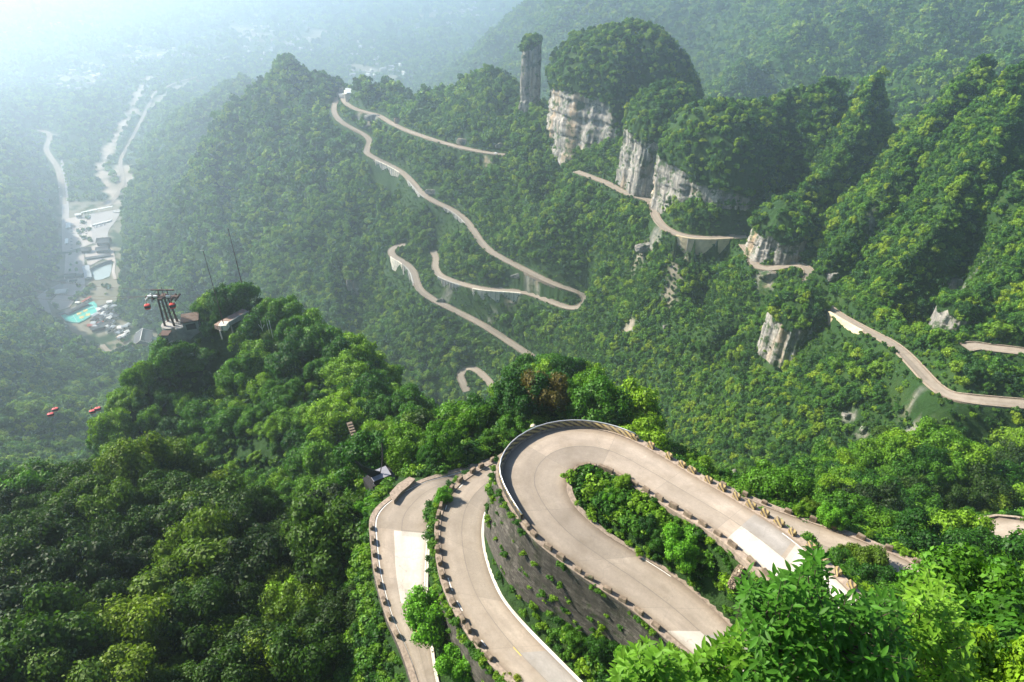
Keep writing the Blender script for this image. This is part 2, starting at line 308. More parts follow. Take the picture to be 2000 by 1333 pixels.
for O, I in (LP, MP, UP):
    poly = np.vstack([O + outward(O, I) * .6, (I - outward(O, I) * .3)[::-1]])
    m = near_mask(poly, 3); X, Y = GX[m], GY[m]; ins = inpoly(poly, X, Y)
    _, z = seg_dist((O + I) / 2, X, Y); g = GZ[m]; g[ins] = z[ins] - .9; GZ[m] = g
    f = FOOT[m]; f |= ins; FOOT[m] = f
LR = math.log(R1 / R0)
def _ij(x, y):
    x = np.asarray(x, float); y = np.asarray(y, float)
    r = np.clip(np.hypot(x, y), R0, R1 * .999); t = np.clip(np.arctan2(x, y), T0, T1 - 1e-6)
    return np.log(r / R0) / LR * (NR - 1), (t - T0) / (T1 - T0) * (NT - 1)
def samp(G, x, y):
    fi, fj = _ij(x, y); i = np.minimum(fi.astype(int), NR - 2); j = np.minimum(fj.astype(int), NT - 2); a = fi - i; b = fj - j
    return (G[i, j] * (1 - a) + G[i + 1, j] * a) * (1 - b) + (G[i, j + 1] * (1 - a) + G[i + 1, j + 1] * a) * b
def HT(x, y): return samp(GZ, x, y)
def hit(px, py, d0=20.0):
    r = ray(px, py); t = d0
    while t < 12000:
        if r[2] * t < float(HT(r[0] * t, r[1] * t)):
            lo, hi = t / 1.006 - 1, t
            for _ in range(14):
                mid = (lo + hi) / 2
                if r[2] * mid < float(HT(r[0] * mid, r[1] * mid)): hi = mid
                else: lo = mid
            p = r * hi; return np.array([p[0], p[1], float(HT(p[0], p[1]))])
        t *= 1.006
    return r * t

# ------------------------------------------------------------------ materials
def newmat(name):
    m = bpy.data.materials.new(name); m.use_nodes = True; nt = m.node_tree
    b = nt.nodes['Principled BSDF']; b.inputs['Roughness'].default_value = .85
    if 'Specular IOR Level' in b.inputs: b.inputs['Specular IOR Level'].default_value = .2
    return m, nt, b
def N(nt, t, **kw):
    n = nt.nodes.new(t)
    for k, v in kw.items():
        if k in ('operation', 'blend_type', 'data_type', 'attribute_name', 'feature', 'noise_dimensions', 'wave_type', 'bands_direction', 'distance'): setattr(n, k, v)
        else:
            n.inputs[k.replace('_', ' ')].default_value = v
    return n
def ramp(nt, src, stops):
    r = nt.nodes.new('ShaderNodeValToRGB'); e = r.color_ramp.elements
    while len(e) > 1: e.remove(e[-1])
    e[0].position = stops[0][0]; e[0].color = (*stops[0][1], 1) if len(stops[0][1]) == 3 else stops[0][1]
    for p, c in stops[1:]:
        x = e.new(p); x.color = (*c, 1)
    nt.links.new(src, r.inputs[0]); return r.outputs[0]
def mixc(nt, f, a, b, mode='MIX'):
    m = nt.nodes.new('ShaderNodeMix'); m.data_type = 'RGBA'; m.blend_type = mode
    for s, v in ((m.inputs[0], f), (m.inputs[6], a), (m.inputs[7], b)):
        if hasattr(v, 'is_linked'): nt.links.new(v, s)
        elif isinstance(v, (int, float)): s.default_value = v
        else: s.default_value = (*v, 1)
    return m.outputs[2]
def pos(nt, scale=(1, 1, 1)):
    g = nt.nodes.new('ShaderNodeNewGeometry'); mp = nt.nodes.new('ShaderNodeMapping'); mp.inputs['Scale'].default_value = scale
    nt.links.new(g.outputs['Position'], mp.inputs[0]); return mp.outputs[0]
def noise(nt, vec, scale, detail=4, rough=.55):
    n = nt.nodes.new('ShaderNodeTexNoise'); n.inputs['Scale'].default_value = scale; n.inputs['Detail'].default_value = detail; n.inputs['Roughness'].default_value = rough
    nt.links.new(vec, n.inputs[0]); return n.outputs[0]
def bump(nt, b, h, dist, strength=.8):
    n = nt.nodes.new('ShaderNodeBump'); n.inputs['Distance'].default_value = dist; n.inputs['Strength'].default_value = strength
    nt.links.new(h, n.inputs['Height']); nt.links.new(n.outputs[0], b.inputs['Normal'])
def plain(name, col, rough=.8, var=.12, scale=2.0, metal=0):
    m, nt, b = newmat(name); v = noise(nt, pos(nt), scale, 5)
    c = ramp(nt, v, [(.3, tuple(x * (1 - var) for x in col)), (.7, tuple(min(1, x * (1 + var)) for x in col))])
    nt.links.new(c, b.inputs['Base Color']); b.inputs['Roughness'].default_value = rough; b.inputs['Metallic'].default_value = metal
    return m
def leafmat(name, stops, zone=.012, trans=.3):
    m, nt, b = newmat(name)
    oi = nt.nodes.new('ShaderNodeObjectInfo'); at = nt.nodes.new('ShaderNodeAttribute'); at.attribute_name = 'v'
    z = noise(nt, pos(nt), zone, 3)
    s = N(nt, 'ShaderNodeMath', operation='MULTIPLY_ADD'); nt.links.new(oi.outputs['Random'], s.inputs[0]); s.inputs[1].default_value = .76
    s2 = N(nt, 'ShaderNodeMath', operation='MULTIPLY'); nt.links.new(z, s2.inputs[0]); s2.inputs[1].default_value = .30
    nt.links.new(s2.outputs[0], s.inputs[2])
    c = ramp(nt, s.outputs[0], stops)
    hs = nt.nodes.new('ShaderNodeHueSaturation'); nt.links.new(c, hs.inputs['Color'])
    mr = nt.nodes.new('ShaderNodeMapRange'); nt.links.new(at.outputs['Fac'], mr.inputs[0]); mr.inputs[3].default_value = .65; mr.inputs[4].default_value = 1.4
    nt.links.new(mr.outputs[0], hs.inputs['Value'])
    nt.links.new(hs.outputs[0], b.inputs['Base Color']); b.inputs['Roughness'].default_value = .55
    tr = nt.nodes.new('ShaderNodeBsdfTranslucent'); tc = mixc(nt, 1.0, hs.outputs[0], (1.25, 1.35, .45), 'MULTIPLY'); nt.links.new(tc, tr.inputs[0])
    mx = nt.nodes.new('ShaderNodeMixShader'); mx.inputs[0].default_value = trans
    nt.links.new(b.outputs[0], mx.inputs[1]); nt.links.new(tr.outputs[0], mx.inputs[2]); nt.links.new(mx.outputs[0], nt.nodes['Material Output'].inputs[0])
    return m
GREENS = [(.1, (.015, .055, .013)), (.35, (.038, .115, .016)), (.55, (.075, .185, .018)), (.75, (.145, .260, .018)), (.95, (.250, .330, .018))]
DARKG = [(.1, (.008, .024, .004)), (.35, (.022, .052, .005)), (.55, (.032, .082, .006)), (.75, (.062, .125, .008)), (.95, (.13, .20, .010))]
MIDG = [(.1, (.012, .056, .005)), (.35, (.032, .110, .008)), (.6, (.068, .180, .010)), (.9, (.155, .28, .012))]
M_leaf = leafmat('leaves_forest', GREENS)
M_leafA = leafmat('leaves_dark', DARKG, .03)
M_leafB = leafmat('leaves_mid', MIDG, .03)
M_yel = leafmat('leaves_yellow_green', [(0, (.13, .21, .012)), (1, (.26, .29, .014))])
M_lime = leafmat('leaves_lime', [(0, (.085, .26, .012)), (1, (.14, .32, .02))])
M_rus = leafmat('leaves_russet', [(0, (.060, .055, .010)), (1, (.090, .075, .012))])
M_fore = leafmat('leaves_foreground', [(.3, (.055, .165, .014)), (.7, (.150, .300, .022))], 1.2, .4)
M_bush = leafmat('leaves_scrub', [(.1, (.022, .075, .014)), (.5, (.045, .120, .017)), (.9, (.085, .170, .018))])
M_bark = plain('bark', (.07, .055, .04), .9, .3, 6)

def rock_nodes(nt, P):
    mp = nt.nodes.new('ShaderNodeMapping'); mp.inputs['Scale'].default_value = (1, 1, .16); nt.links.new(P, mp.inputs[0])
    streak = noise(nt, mp.outputs[0], .22, 10, .74)
    mp2 = nt.nodes.new('ShaderNodeMapping'); mp2.inputs['Scale'].default_value = (.12, .12, 1); nt.links.new(P, mp2.inputs[0])
    strata = noise(nt, mp2.outputs[0], .22, 5, .7)
    c = ramp(nt, streak, [(.32, (.055, .055, .055)), (.43, (.15, .145, .135)), (.52, (.27, .25, .225)), (.66, (.46, .425, .375))])
    c = mixc(nt, ramp(nt, strata, [(.36, (.75, .75, .75)), (.44, (0, 0, 0)), (.6, (0, 0, 0))]), c, (.13, .13, .125))
    st = noise(nt, mp.outputs[0], .05, 3)
    c = mixc(nt, ramp(nt, st, [(.55, (0, 0, 0)), (.68, (.55, .55, .55))]), c, (.46, .30, .15))
    ms = noise(nt, P, .10, 6, .7)
    c = mixc(nt, ramp(nt, ms, [(.52, (0, 0, 0)), (.60, (.95, .95, .95))]), c, (.035, .070, .022))
    h = N(nt, 'ShaderNodeMath', operation='ADD'); nt.links.new(streak, h.inputs[0]); nt.links.new(strata, h.inputs[1])
    return c, h.outputs[0]
def terrain_mat():
    m, nt, b = newmat('hillside_ground'); P = pos(nt)
    n1 = noise(nt, P, .05, 6, .65); n2 = noise(nt, P, .4, 6, .7)
    c = ramp(nt, n1, [(.3, (.010, .028, .005)), (.5, (.020, .050, .009)), (.68, (.040, .066, .014)), (.8, (.07, .062, .03))])
    c = mixc(nt, ramp(nt, n2, [(.35, (.0, .0, .0)), (.7, (.7, .7, .7))]), c, (.020, .055, .014))
    rc, rh = rock_nodes(nt, P)
    at = nt.nodes.new('ShaderNodeAttribute'); at.attribute_name = 'rock'
    c = mixc(nt, at.outputs['Fac'], c, rc)
    at2 = nt.nodes.new('ShaderNodeAttribute'); at2.attribute_name = 'bare'
    bc = ramp(nt, noise(nt, P, .02, 5), [(.35, (.30, .25, .2)), (.6, (.44, .36, .30))])
    c = mixc(nt, at2.outputs['Fac'], c, bc)
    nt.links.new(c, b.inputs['Base Color']); b.inputs['Roughness'].default_value = .95
    bump(nt, b, n2, 1.2, .8); return m
M_ground = terrain_mat()
M_rock, nt, b = newmat('limestone'); c, h = rock_nodes(nt, pos(nt)); nt.links.new(c, b.inputs['Base Color']); bump(nt, b, h, 2.5, .9)

# ------------------------------------------------------------------ mesh helpers
def setp(o, label=None, cat=None, group=None, kind=None):
    if label: o['label'] = label
    if cat: o['category'] = cat
    if group: o['group'] = group
    if kind: o['kind'] = kind
    return o
def mesh_np(name, V, Fc, mat=None, uv=None, attrs=None, smooth_sh=False):
    me = bpy.data.meshes.new(name); V = np.asarray(V, np.float32); Fc = np.asarray(Fc, np.int32); k = Fc.shape[1]
    me.vertices.add(len(V)); me.vertices.foreach_set('co', V.ravel())
    me.loops.add(Fc.size); me.loops.foreach_set('vertex_index', Fc.ravel())
    me.polygons.add(len(Fc)); me.polygons.foreach_set('loop_start', np.arange(0, Fc.size, k, dtype=np.int32))
    if smooth_sh: me.polygons.foreach_set('use_smooth', np.ones(len(Fc), bool))
    me.update(calc_edges=True)
    if uv is not None:
        l = me.uv_layers.new(name='UVMap'); l.data.foreach_set('uv', np.asarray(uv, np.float32)[Fc.ravel()].ravel())
    for nm, dom, arr in attrs or []:
        a = me.attributes.new(nm, 'FLOAT', dom); a.data.foreach_set('value', np.asarray(arr, np.float32).ravel())
    if mat: me.materials.append(mat)
    return me
def link(name, me, parent=None):
    o = bpy.data.objects.new(name, me); C.objects.link(o)
    if parent is not None: o.parent = parent
    return o
def empty(name, loc=(0, 0, 0), rz=0):
    o = bpy.data.objects.new(name, None); C.objects.link(o); o.location = tuple(float(a) for a in loc); o.rotation_euler = (0, 0, rz); o.empty_display_size = .3; return o
class MB:
    """collects simple shapes, then links them as ONE mesh object"""
    def __init__(s): s.V = []; s.F = []
    def add(s, V, F):
        k = len(s.V); s.V += [tuple(map(float, v)) for v in V]; s.F += [tuple(i + k for i in f) for f in F]; return s
    def box(s, c, d, rz=0, taper=1.0, bev=0):
        x, y, z = d[0] / 2, d[1] / 2, d[2] / 2; cs, sn = math.cos(rz), math.sin(rz); V = []
        for dz, t in ((-z, 1), (z, taper)):
            for dx, dy in ((-x, -y), (x, -y), (x, y), (-x, y)):
                a, b_ = dx * t, dy * t; V.append((c[0] + a * cs - b_ * sn, c[1] + a * sn + b_ * cs, c[2] + dz))
        return s.add(V, [(0, 3, 2, 1), (4, 5, 6, 7), (0, 1, 5, 4), (1, 2, 6, 5), (2, 3, 7, 6), (3, 0, 4, 7)])
    def tube(s, P, r, n=8):
        P = [Vector(p) for p in P]; rs = r if isinstance(r, (list, tuple)) else [r] * len(P); V = []; F = []
        for i, p in enumerate(P):
            t = (P[min(i + 1, len(P) - 1)] - P[max(i - 1, 0)]).normalized(); a = t.orthogonal().normalized() if abs(t.z) > .95 or i < 0 else t.cross(Vector((0, 0, 1))).normalized(); b_ = t.cross(a)
            for k in range(n):
                q = p + (a * math.cos(2 * math.pi * k / n) + b_ * math.sin(2 * math.pi * k / n)) * rs[i]; V.append(q)
        for i in range(len(P) - 1):
            for k in range(n): F.append((i * n + k, i * n + (k + 1) % n, (i + 1) * n + (k + 1) % n, (i + 1) * n + k))
        F.append(tuple(range(n))[::-1]); F.append(tuple((len(P) - 1) * n + k for k in range(n)))
        return s.add(V, F)
    def poly(s, pts, z0, z1):
        n = len(pts); V = [(p[0], p[1], z0) for p in pts] + [(p[0], p[1], z1) for p in pts]
        return s.add(V, [tuple(range(n))[::-1], tuple(range(n, 2 * n))] + [(i, (i + 1) % n, n + (i + 1) % n, n + i) for i in range(n)])
    def build(s, name, mat, parent=None, sm=False):
        me = bpy.data.meshes.new(name); me.from_pydata(s.V, [], s.F); me.materials.append(mat); me.update()
        if sm: me.polygons.foreach_set('use_smooth', [True] * len(me.polygons))
        return link(name, me, parent)

# ------------------------------------------------------------------ terrain mesh
ROCKD = []; EXCL = []; WEX = []          # world discs: (x, y, radius)
for px, py, rad in [(1272,480,9),(1500,545,10),(1868,572,9),(1850,600,6),(1660,812,5),(1690,840,5),(1430,925,8),(1790,770,5),
                    (730,235,14),(700,228,10),(690,565,10),(1040,540,12),(1230,640,6),(960,600,10),(1700,435,6),(1780,850,8),(870,575,9),(950,320,8)]:
    p = hit(px, py); ROCKD.append((p[0], p[1], rad))
gz = np.gradient(GZ, axis=0) / np.gradient(GR, axis=0); gt = np.gradient(GZ, axis=1) / (np.gradient(GT, axis=1) * GR)
SL = np.hypot(gz, gt)
rock = np.zeros(GX.shape)
for x, y, rad in ROCKD:
    d = np.hypot(GX - x, GY - y); rock = np.maximum(rock, (1 - sstep(.35, .8, d / rad + fbm(GX / 6, GY / 6, 8, 3) * 1.1)) * .7)
BARE = np.zeros(GX.shape)
def bareline(L, w, amt):
    c = crl([(a, b, VZ) for a, b in L]); m = near_mask(c, w * 3 + 30); d, _ = seg_dist(c, GX[m], GY[m])
    d = d + fbm(GX[m] / 45, GY[m] / 45, 12, 4) * w * 1.3; BARE[m] = np.maximum(BARE[m], amt * (1 - sstep(w * .45, w * .75, d)))
bareline([(195,405),(225,380),(200,345),(193,325),(215,290),(245,235),(265,205),(275,165),(290,150)], 22, .9)
bareline([(215,395),(243,360),(236,325)], 30, .8)
for px_, py_, r_ in ((1310,530,9),(1313,560,8),(1314,590,6),(1250,500,7),(1330,510,6),(1225,640,6),(1000,590,8)):
    q_ = hit(px_, py_); BARE = np.maximum(BARE, .55 * (1 - sstep(.3, 1., np.hypot(GX - q_[0], GY - q_[1]) / r_ + fbm(GX / 5, GY / 5, 8, 3) * 1.2)))
bareline([(290,215),(330,190),(350,165),(385,155)], 30, .6)
bareline([(262,215),(285,232),(300,222)], 22, .7); bareline([(65,255),(100,262),(112,268)], 14, .6)
BARE = np.maximum(BARE, VIN * .45 * (vnoise(GX / 20, GY / 20, 4) > .3))
for pts, w in (([(450,50),(560,85),(630,62)],90),([(120,150),(190,160)],70),([(240,105),(330,100)],60),([(820,30),(900,22)],90),([(690,125),(770,150)],40)):
    bareline(pts, w, .5)
ii, jj = np.meshgrid(np.arange(NR - 1), np.arange(NT - 1), indexing='ij'); a0 = (ii * NT + jj).ravel()
Fq = np.stack([a0, a0 + 1, a0 + NT + 1, a0 + NT], 1)[:, ::-1]
me = mesh_np('hills', np.stack([GX.ravel(), GY.ravel(), GZ.ravel()], 1), Fq, M_ground, None, [('rock', 'POINT', rock), ('bare', 'POINT', BARE)], True)
setp(link('hills', me), kind='structure')

# ------------------------------------------------------------------ karst heads: vertical limestone walls under wooded domes
KT = []   # tree sites on the domes (x,y,z)
KDISC = []
def karst(name, cx, cy, rx, ry, rot, z0, zw, zt, seed, p=2.0, nA=220, lean=(0, 0), veg=None, flare=1.0, treesp=5.0, rough=1.0):
    """zw: wall-top height as function of angle (rad, 0=+x, -pi/2 = toward the camera)"""
    ang = np.linspace(-math.pi, math.pi, nA, endpoint=False); nw, nd = 46, 30; V = []; RK = []
    zwA = zw(ang) if callable(zw) else np.full(nA, float(zw))
    zwA = zwA + 6 * fbm(np.cos(ang) * 4 + seed, np.sin(ang) * 4, seed, 3)
    zwA = np.minimum(zwA, zt - 3); zwA = np.maximum(zwA, z0 + .5)
    size = min(rx, ry)
    for k in range(nw + nd + 1):
        if k <= nw:
            f = k / nw; z = z0 + (zwA - z0) * f; s = 1.0 + .10 * (1 - f) * flare + .0 * f
            hh = np.repeat(0, nA)
            wob = (.075 * fbm(np.cos(ang) * 3 + seed * 3, np.sin(ang) * 3 + z * .006, seed + 1, 5) + .014 * fbm(ang * 16, z * .03, seed + 2, 4) + .014 * fbm(ang * 2, z * .22, seed + 3, 3) - .016 * (fbm(ang * 1.1 + 9, z * .12, seed + 3, 2) > .12))
            rk = np.ones(nA)
        else:
            f = (k - nw) / nd; e = 1 - (1 - f) ** 1.15; z = zwA + (zt - zwA) * (1 - (1 - e) ** p) ** (1 / 1.0) if False else zwA + (zt - zwA) * math.sin(f * math.pi / 2) ** .95
            s = max(0.0, math.cos(f * math.pi / 2)) ** (2 / p) * 1.02 + .0
            wob = .10 * fbm(np.cos(ang) * 2.4 + seed, np.sin(ang) * 2.4 + z * .01, seed + 5, 4) * (1 if f < .97 else 0)
            z = z + (size * .07) * fbm(np.cos(ang) * s * 3 + 3, np.sin(ang) * s * 3, seed + 7, 3) * (f > .1)
            rk = np.zeros(nA)
        r_ = s * (1 + wob * (2.2 * rough if k <= nw else 1.6))
        x = rx * np.cos(ang) * r_; y = ry * np.sin(ang) * r_
        t = (z - z0) / (zt - z0)
        V.append(np.stack([cx + x * math.cos(rot) - y * math.sin(rot) + lean[0] * t, cy + x * math.sin(rot) + y * math.cos(rot) + lean[1] * t, z * np.ones(nA)], 1)); RK.append(rk)
    V = np.array(V); K = nw + nd + 1
    a, b_ = np.meshgrid(np.arange(K - 1), np.arange(nA), indexing='ij'); b2 = (b_ + 1) % nA
    Fc = np.stack([a * nA + b_, a * nA + b2, (a + 1) * nA + b2, (a + 1) * nA + b_], -1).reshape(-1, 4)
    me = mesh_np(name, V.reshape(-1, 3), Fc, M_ground, None, [('rock', 'POINT', np.array(RK)), ('bare', 'POINT', np.zeros(K * nA))], True)
    o = setp(link(name, me), kind='structure')
    # tree sites over the dome and a few on ledges
    Vf = V.reshape(-1, 3); q = Vf[Fc]; ar = .5 * np.linalg.norm(np.cross(q[:, 2] - q[:, 0], q[:, 3] - q[:, 1]), axis=1)
    fr = np.array(RK).reshape(-1)[Fc].mean(1); cen = q.mean(1)
    pr = ar / (treesp ** 2) * np.where(fr < .6, 1.0, .05); nr_ = rng.random(len(pr)); cnt = np.floor(pr + nr_).astype(int)
    for i in np.nonzero(cnt)[0]:
        for _ in range(cnt[i]):
            w_ = rng.random(2); pt = q[i, 0] * (1 - w_[0]) * (1 - w_[1]) + q[i, 1] * w_[0] * (1 - w_[1]) + q[i, 2] * w_[0] * w_[1] + q[i, 3] * (1 - w_[0]) * w_[1]
            KT.append((pt[0], pt[1], pt[2] - (.8 if fr[i] < .6 else .5), .85 if fr[i] < .6 else .35))
    KDISC.append((cx, cy, rx * .92, ry * .92, rot))
    return o
def walltop(front, other, a0, a1, soft=.35):
    """wall height 'front' for angles between a0 and a1 (radians), 'other' elsewhere"""
    def f(a):
        k = sstep(a0 - soft, a0 + soft, a) * (1 - sstep(a1 - soft, a1 + soft, a)); return other + (front - other) * k
    return f
pi = math.pi
def wt_dome(a):   # cliff on the left and front-left of the big dome
    a = (a - .6 + pi) % (2 * pi) - pi; l = np.where(a > pi * .75, a - 2 * pi, a)     # -pi..: left side is around -pi
    k = sstep(-3.9, -3.4, l) * (1 - sstep(-2.05, -1.6, l)); return -285 + (-206 + 285) * k - 14 * k * sstep(-2.6, -1.5, l)
karst('limestone_dome', 142, 862, 98, 78, -.6, -290, wt_dome, -138, 3, p=2.1, nA=420, rough=.75)
def wt_sh(a):
    l = np.where(a > pi * .6, a - 2 * pi, a); k = sstep(-3.9, -3.4, l) * (1 - sstep(-1.5, -1.1, l)); return -272 + (56) * k
karst('limestone_shoulder', 163, 716, 42, 46, 0, -282, wt_sh, -170, 5, p=2.3, nA=320)
def wt_head(a):
    a = (a - .72 + pi) % (2 * pi) - pi; l = np.where(a > pi * .6, a - 2 * pi, a); k = sstep(-4.0, -3.6, l) * (1 - sstep(-.9, -.3, l)); return -270 + 50 * k - 20 * k * sstep(-2.9, -1.0, l)
karst('limestone_head', 190, 630, 56, 38, -.72, -275, wt_head, -166, 8, p=2.4, nA=340, flare=.2)
def wt_nose(a):
    l = np.where(a > pi * .6, a - 2 * pi, a); k = sstep(-4.0, -3.6, l) * (1 - sstep(-1.3, -.8, l)); return -262 + 17 * k
karst('limestone_nose', 231, 533, 27, 27, 0, -268, wt_nose, -219, 11, p=2.3, nA=200)
def wt_knob(a):
    l = np.where(a > pi * .6, a - 2 * pi, a); k = sstep(-4.0, -3.6, l) * (1 - sstep(-1.2, -.6, l)); return -270 + 20 * k
karst('limestone_knob', 198, 402, 19, 20, 0, -281, wt_knob, -231, 14, p=2.3, nA=180, treesp=4.5)
karst('rock_pillar', 23, 918, 12, 12, 0, -250, lambda a: np.full(a.shape, -172.0 ) + 6 * np.cos(a), -160, 17, p=2.6, nA=180, lean=(1.5, 0), flare=1.2, treesp=3.4, rough=2.6)
karst('limestone_bluff', 247, 322, 9, 12, .3, -214, lambda a: np.full(a.shape, -196.0), -188, 19, p=2.2, nA=120, treesp=4)
def in_karst(x, y):
    o = np.zeros(np.shape(x), bool)
    for cx, cy, a, b_, rot in KDISC:
        dx, dy = x - cx, y - cy; u = dx * math.cos(rot) + dy * math.sin(rot); v = -dx * math.sin(rot) + dy * math.cos(rot); o |= (u / a) ** 2 + (v / b_) ** 2 < .9
    return o

# ------------------------------------------------------------------ road materials
def concrete(name, col, joints=True, centre=.5, length=5.0, uvw=7.0):
    m, nt, b = newmat(name); P = pos(nt)
    uv = nt.nodes.new('ShaderNodeUVMap'); sx = nt.nodes.new('ShaderNodeSeparateXYZ'); nt.links.new(uv.outputs[0], sx.inputs[0])
    n1 = noise(nt, P, .35, 6, .65); n2 = noise(nt, P, 3.5, 6, .7)
    c = ramp(nt, n1, [(.28, tuple(x * k for x, k in zip(col, (.70, .68, .64)))), (.46, tuple(x * .93 for x in col)), (.56, col), (.74, tuple(min(.9, x * 1.2) for x in col))])
    c = mixc(nt, ramp(nt, n2, [(.35, (.45, .45, .45)), (.6, (0, 0, 0))]), c, tuple(x * .72 for x in col))
    # long worn wheel tracks and slabs of slightly different concrete
    cmb = nt.nodes.new('ShaderNodeCombineXYZ')
    fu = N(nt, 'ShaderNodeMath', operation='GREATER_THAN'); nt.links.new(sx.outputs[0], fu.inputs[0]); fu.inputs[1].default_value = centre
    fv = N(nt, 'ShaderNodeMath', operation='DIVIDE'); nt.links.new(sx.outputs[1], fv.inputs[0]); fv.inputs[1].default_value = length
    fl = N(nt, 'ShaderNodeMath', operation='FLOOR'); nt.links.new(fv.outputs[0], fl.inputs[0])
    nt.links.new(fu.outputs[0], cmb.inputs[0]); nt.links.new(fl.outputs[0], cmb.inputs[1])
    wnz = nt.nodes.new('ShaderNodeTexWhiteNoise'); nt.links.new(cmb.outputs[0], wnz.inputs[0])
    c = mixc(nt, .75, c, ramp(nt, wnz.outputs[0], [(.0, (.66, .67, .68)), (.3, (.88, .88, .87)), (.5, (.98, .98, .98)), (.8, (1, 1, 1)), (1, (1.08, 1.06, 1.04))]), 'MULTIPLY')
    tr = N(nt, 'ShaderNodeMath', operation='MULTIPLY'); nt.links.new(sx.outputs[0], tr.inputs[0]); tr.inputs[1].default_value = 1
    trk = ramp(nt, tr.outputs[0], [(.0, (.50, .46, .42)), (.05, (.70, .66, .61)), (.13, (.93, .92, .90)), (.22, (1, 1, 1)), (.34, (.94, .94, .94)), (.5, (.88, .87, .85)), (.64, (.95, .95, .95)), (.78, (1, 1, 1)), (.88, (.92, .90, .88)), (.95, (.70, .66, .61)), (1, (.50, .46, .42))])
    c = mixc(nt, 1.0, c, trk, 'MULTIPLY')
    if joints:
        a = N(nt, 'ShaderNodeMath', operation='SUBTRACT'); nt.links.new(sx.outputs[0], a.inputs[0]); a.inputs[1].default_value = centre
        nn = noise(nt, P, .8, 3); w = N(nt, 'ShaderNodeMath', operation='MULTIPLY_ADD'); nt.links.new(nn, w.inputs[0]); w.inputs[1].default_value = .018; w.inputs[2].default_value = -.009
        a2 = N(nt, 'ShaderNodeMath', operation='ADD'); nt.links.new(a.outputs[0], a2.inputs[0]); nt.links.new(w.outputs[0], a2.inputs[1])
        ab = N(nt, 'ShaderNodeMath', operation='ABSOLUTE'); nt.links.new(a2.outputs[0], ab.inputs[0])
        l1 = N(nt, 'ShaderNodeMath', operation='LESS_THAN'); nt.links.new(ab.outputs[0], l1.inputs[0]); l1.inputs[1].default_value = .05 / uvw
        fr = N(nt, 'ShaderNodeMath', operation='FRACT'); nt.links.new(fv.outputs[0], fr.inputs[0])
        l2 = N(nt, 'ShaderNodeMath', operation='LESS_THAN'); nt.links.new(fr.outputs[0], l2.inputs[0]); l2.inputs[1].default_value = .035 / length
        mxx = N(nt, 'ShaderNodeMath', operation='MAXIMUM'); nt.links.new(l1.outputs[0], mxx.inputs[0]); nt.links.new(l2.outputs[0], mxx.inputs[1])
        k = N(nt, 'ShaderNodeMath', operation='MULTIPLY'); nt.links.new(mxx.outputs[0], k.inputs[0]); k.inputs[1].default_value = .7
        c = mixc(nt, k.outputs[0], c, (.13, .12, .11))
    # broad stains along the traffic direction
    vs = nt.nodes.new('ShaderNodeMapping'); vs.inputs['Scale'].default_value = (7.0, .22, 1); nt.links.new(uv.outputs[0], vs.inputs[0])
    c = mixc(nt, ramp(nt, noise(nt, vs.outputs[0], 1.0, 5, .65), [(.42, (0, 0, 0)), (.70, (.55, .55, .55))]), c, tuple(x * .62 for x in col))
    # hairline cracks
    vo = nt.nodes.new('ShaderNodeTexVoronoi'); vo.feature = 'DISTANCE_TO_EDGE'; vo.inputs['Scale'].default_value = .12
    wp = nt.nodes.new('ShaderNodeVectorMath'); wp.operation = 'ADD'; nz = nt.nodes.new('ShaderNodeTexNoise'); nz.inputs['Scale'].default_value = .5; nz.inputs['Detail'].default_value = 6
    nt.links.new(P, nz.inputs[0]); sc_ = nt.nodes.new('ShaderNodeVectorMath'); sc_.operation = 'SCALE'; sc_.inputs[3].default_value = 4; nt.links.new(nz.outputs[1], sc_.inputs[0])
    nt.links.new(P, wp.inputs[0]); nt.links.new(sc_.outputs[0], wp.inputs[1]); nt.links.new(wp.outputs[0], vo.inputs[0])
    c = mixc(nt, ramp(nt, vo.outputs[0], [(.0, (.38, .38, .38)), (.006, (0, 0, 0))]), c, (.17, .15, .13))
    nt.links.new(c, b.inputs['Base Color']); b.inputs['Roughness'].default_value = .85; bump(nt, b, n2, .01, .4)
    return m
M_conc = concrete('road_concrete', (.36, .305, .25), length=9.0)
M_concfar = concrete('road_concrete_far', (.33, .28, .23), joints=False, length=30)
M_concnew = concrete('new_concrete', (.58, .53, .47), joints=False, length=3.1)
M_concdark = concrete('dark_concrete', (.34, .315, .29), joints=False, length=30)
M_white = plain('white_paint', (.66, .64, .60), .6, .15, 3)
M_yellow = plain('yellow_paint', (.75, .48, .06), .6, .1, 3)
M_kerb = plain('shoulder_stone', (.27, .215, .17), .9, .35, 2.5)
M_conwall = plain('pale_concrete_wall', (.62, .57, .48), .9, .25, .3)
M_ochre = plain('ochre_concrete', (.52, .42, .28), .9, .25, .25)
M_grey = plain('grey_concrete', (.30, .29, .27), .9, .2, .5)
M_steel = plain('galvanised_steel', (.55, .56, .56), .4, .1, 3, .6)
M_rust = plain('rusty_steel', (.085, .052, .042), .7, .35, 2)
M_dark = plain('dark_bronze', (.035, .033, .035), .5, .3, 1.5, .3)
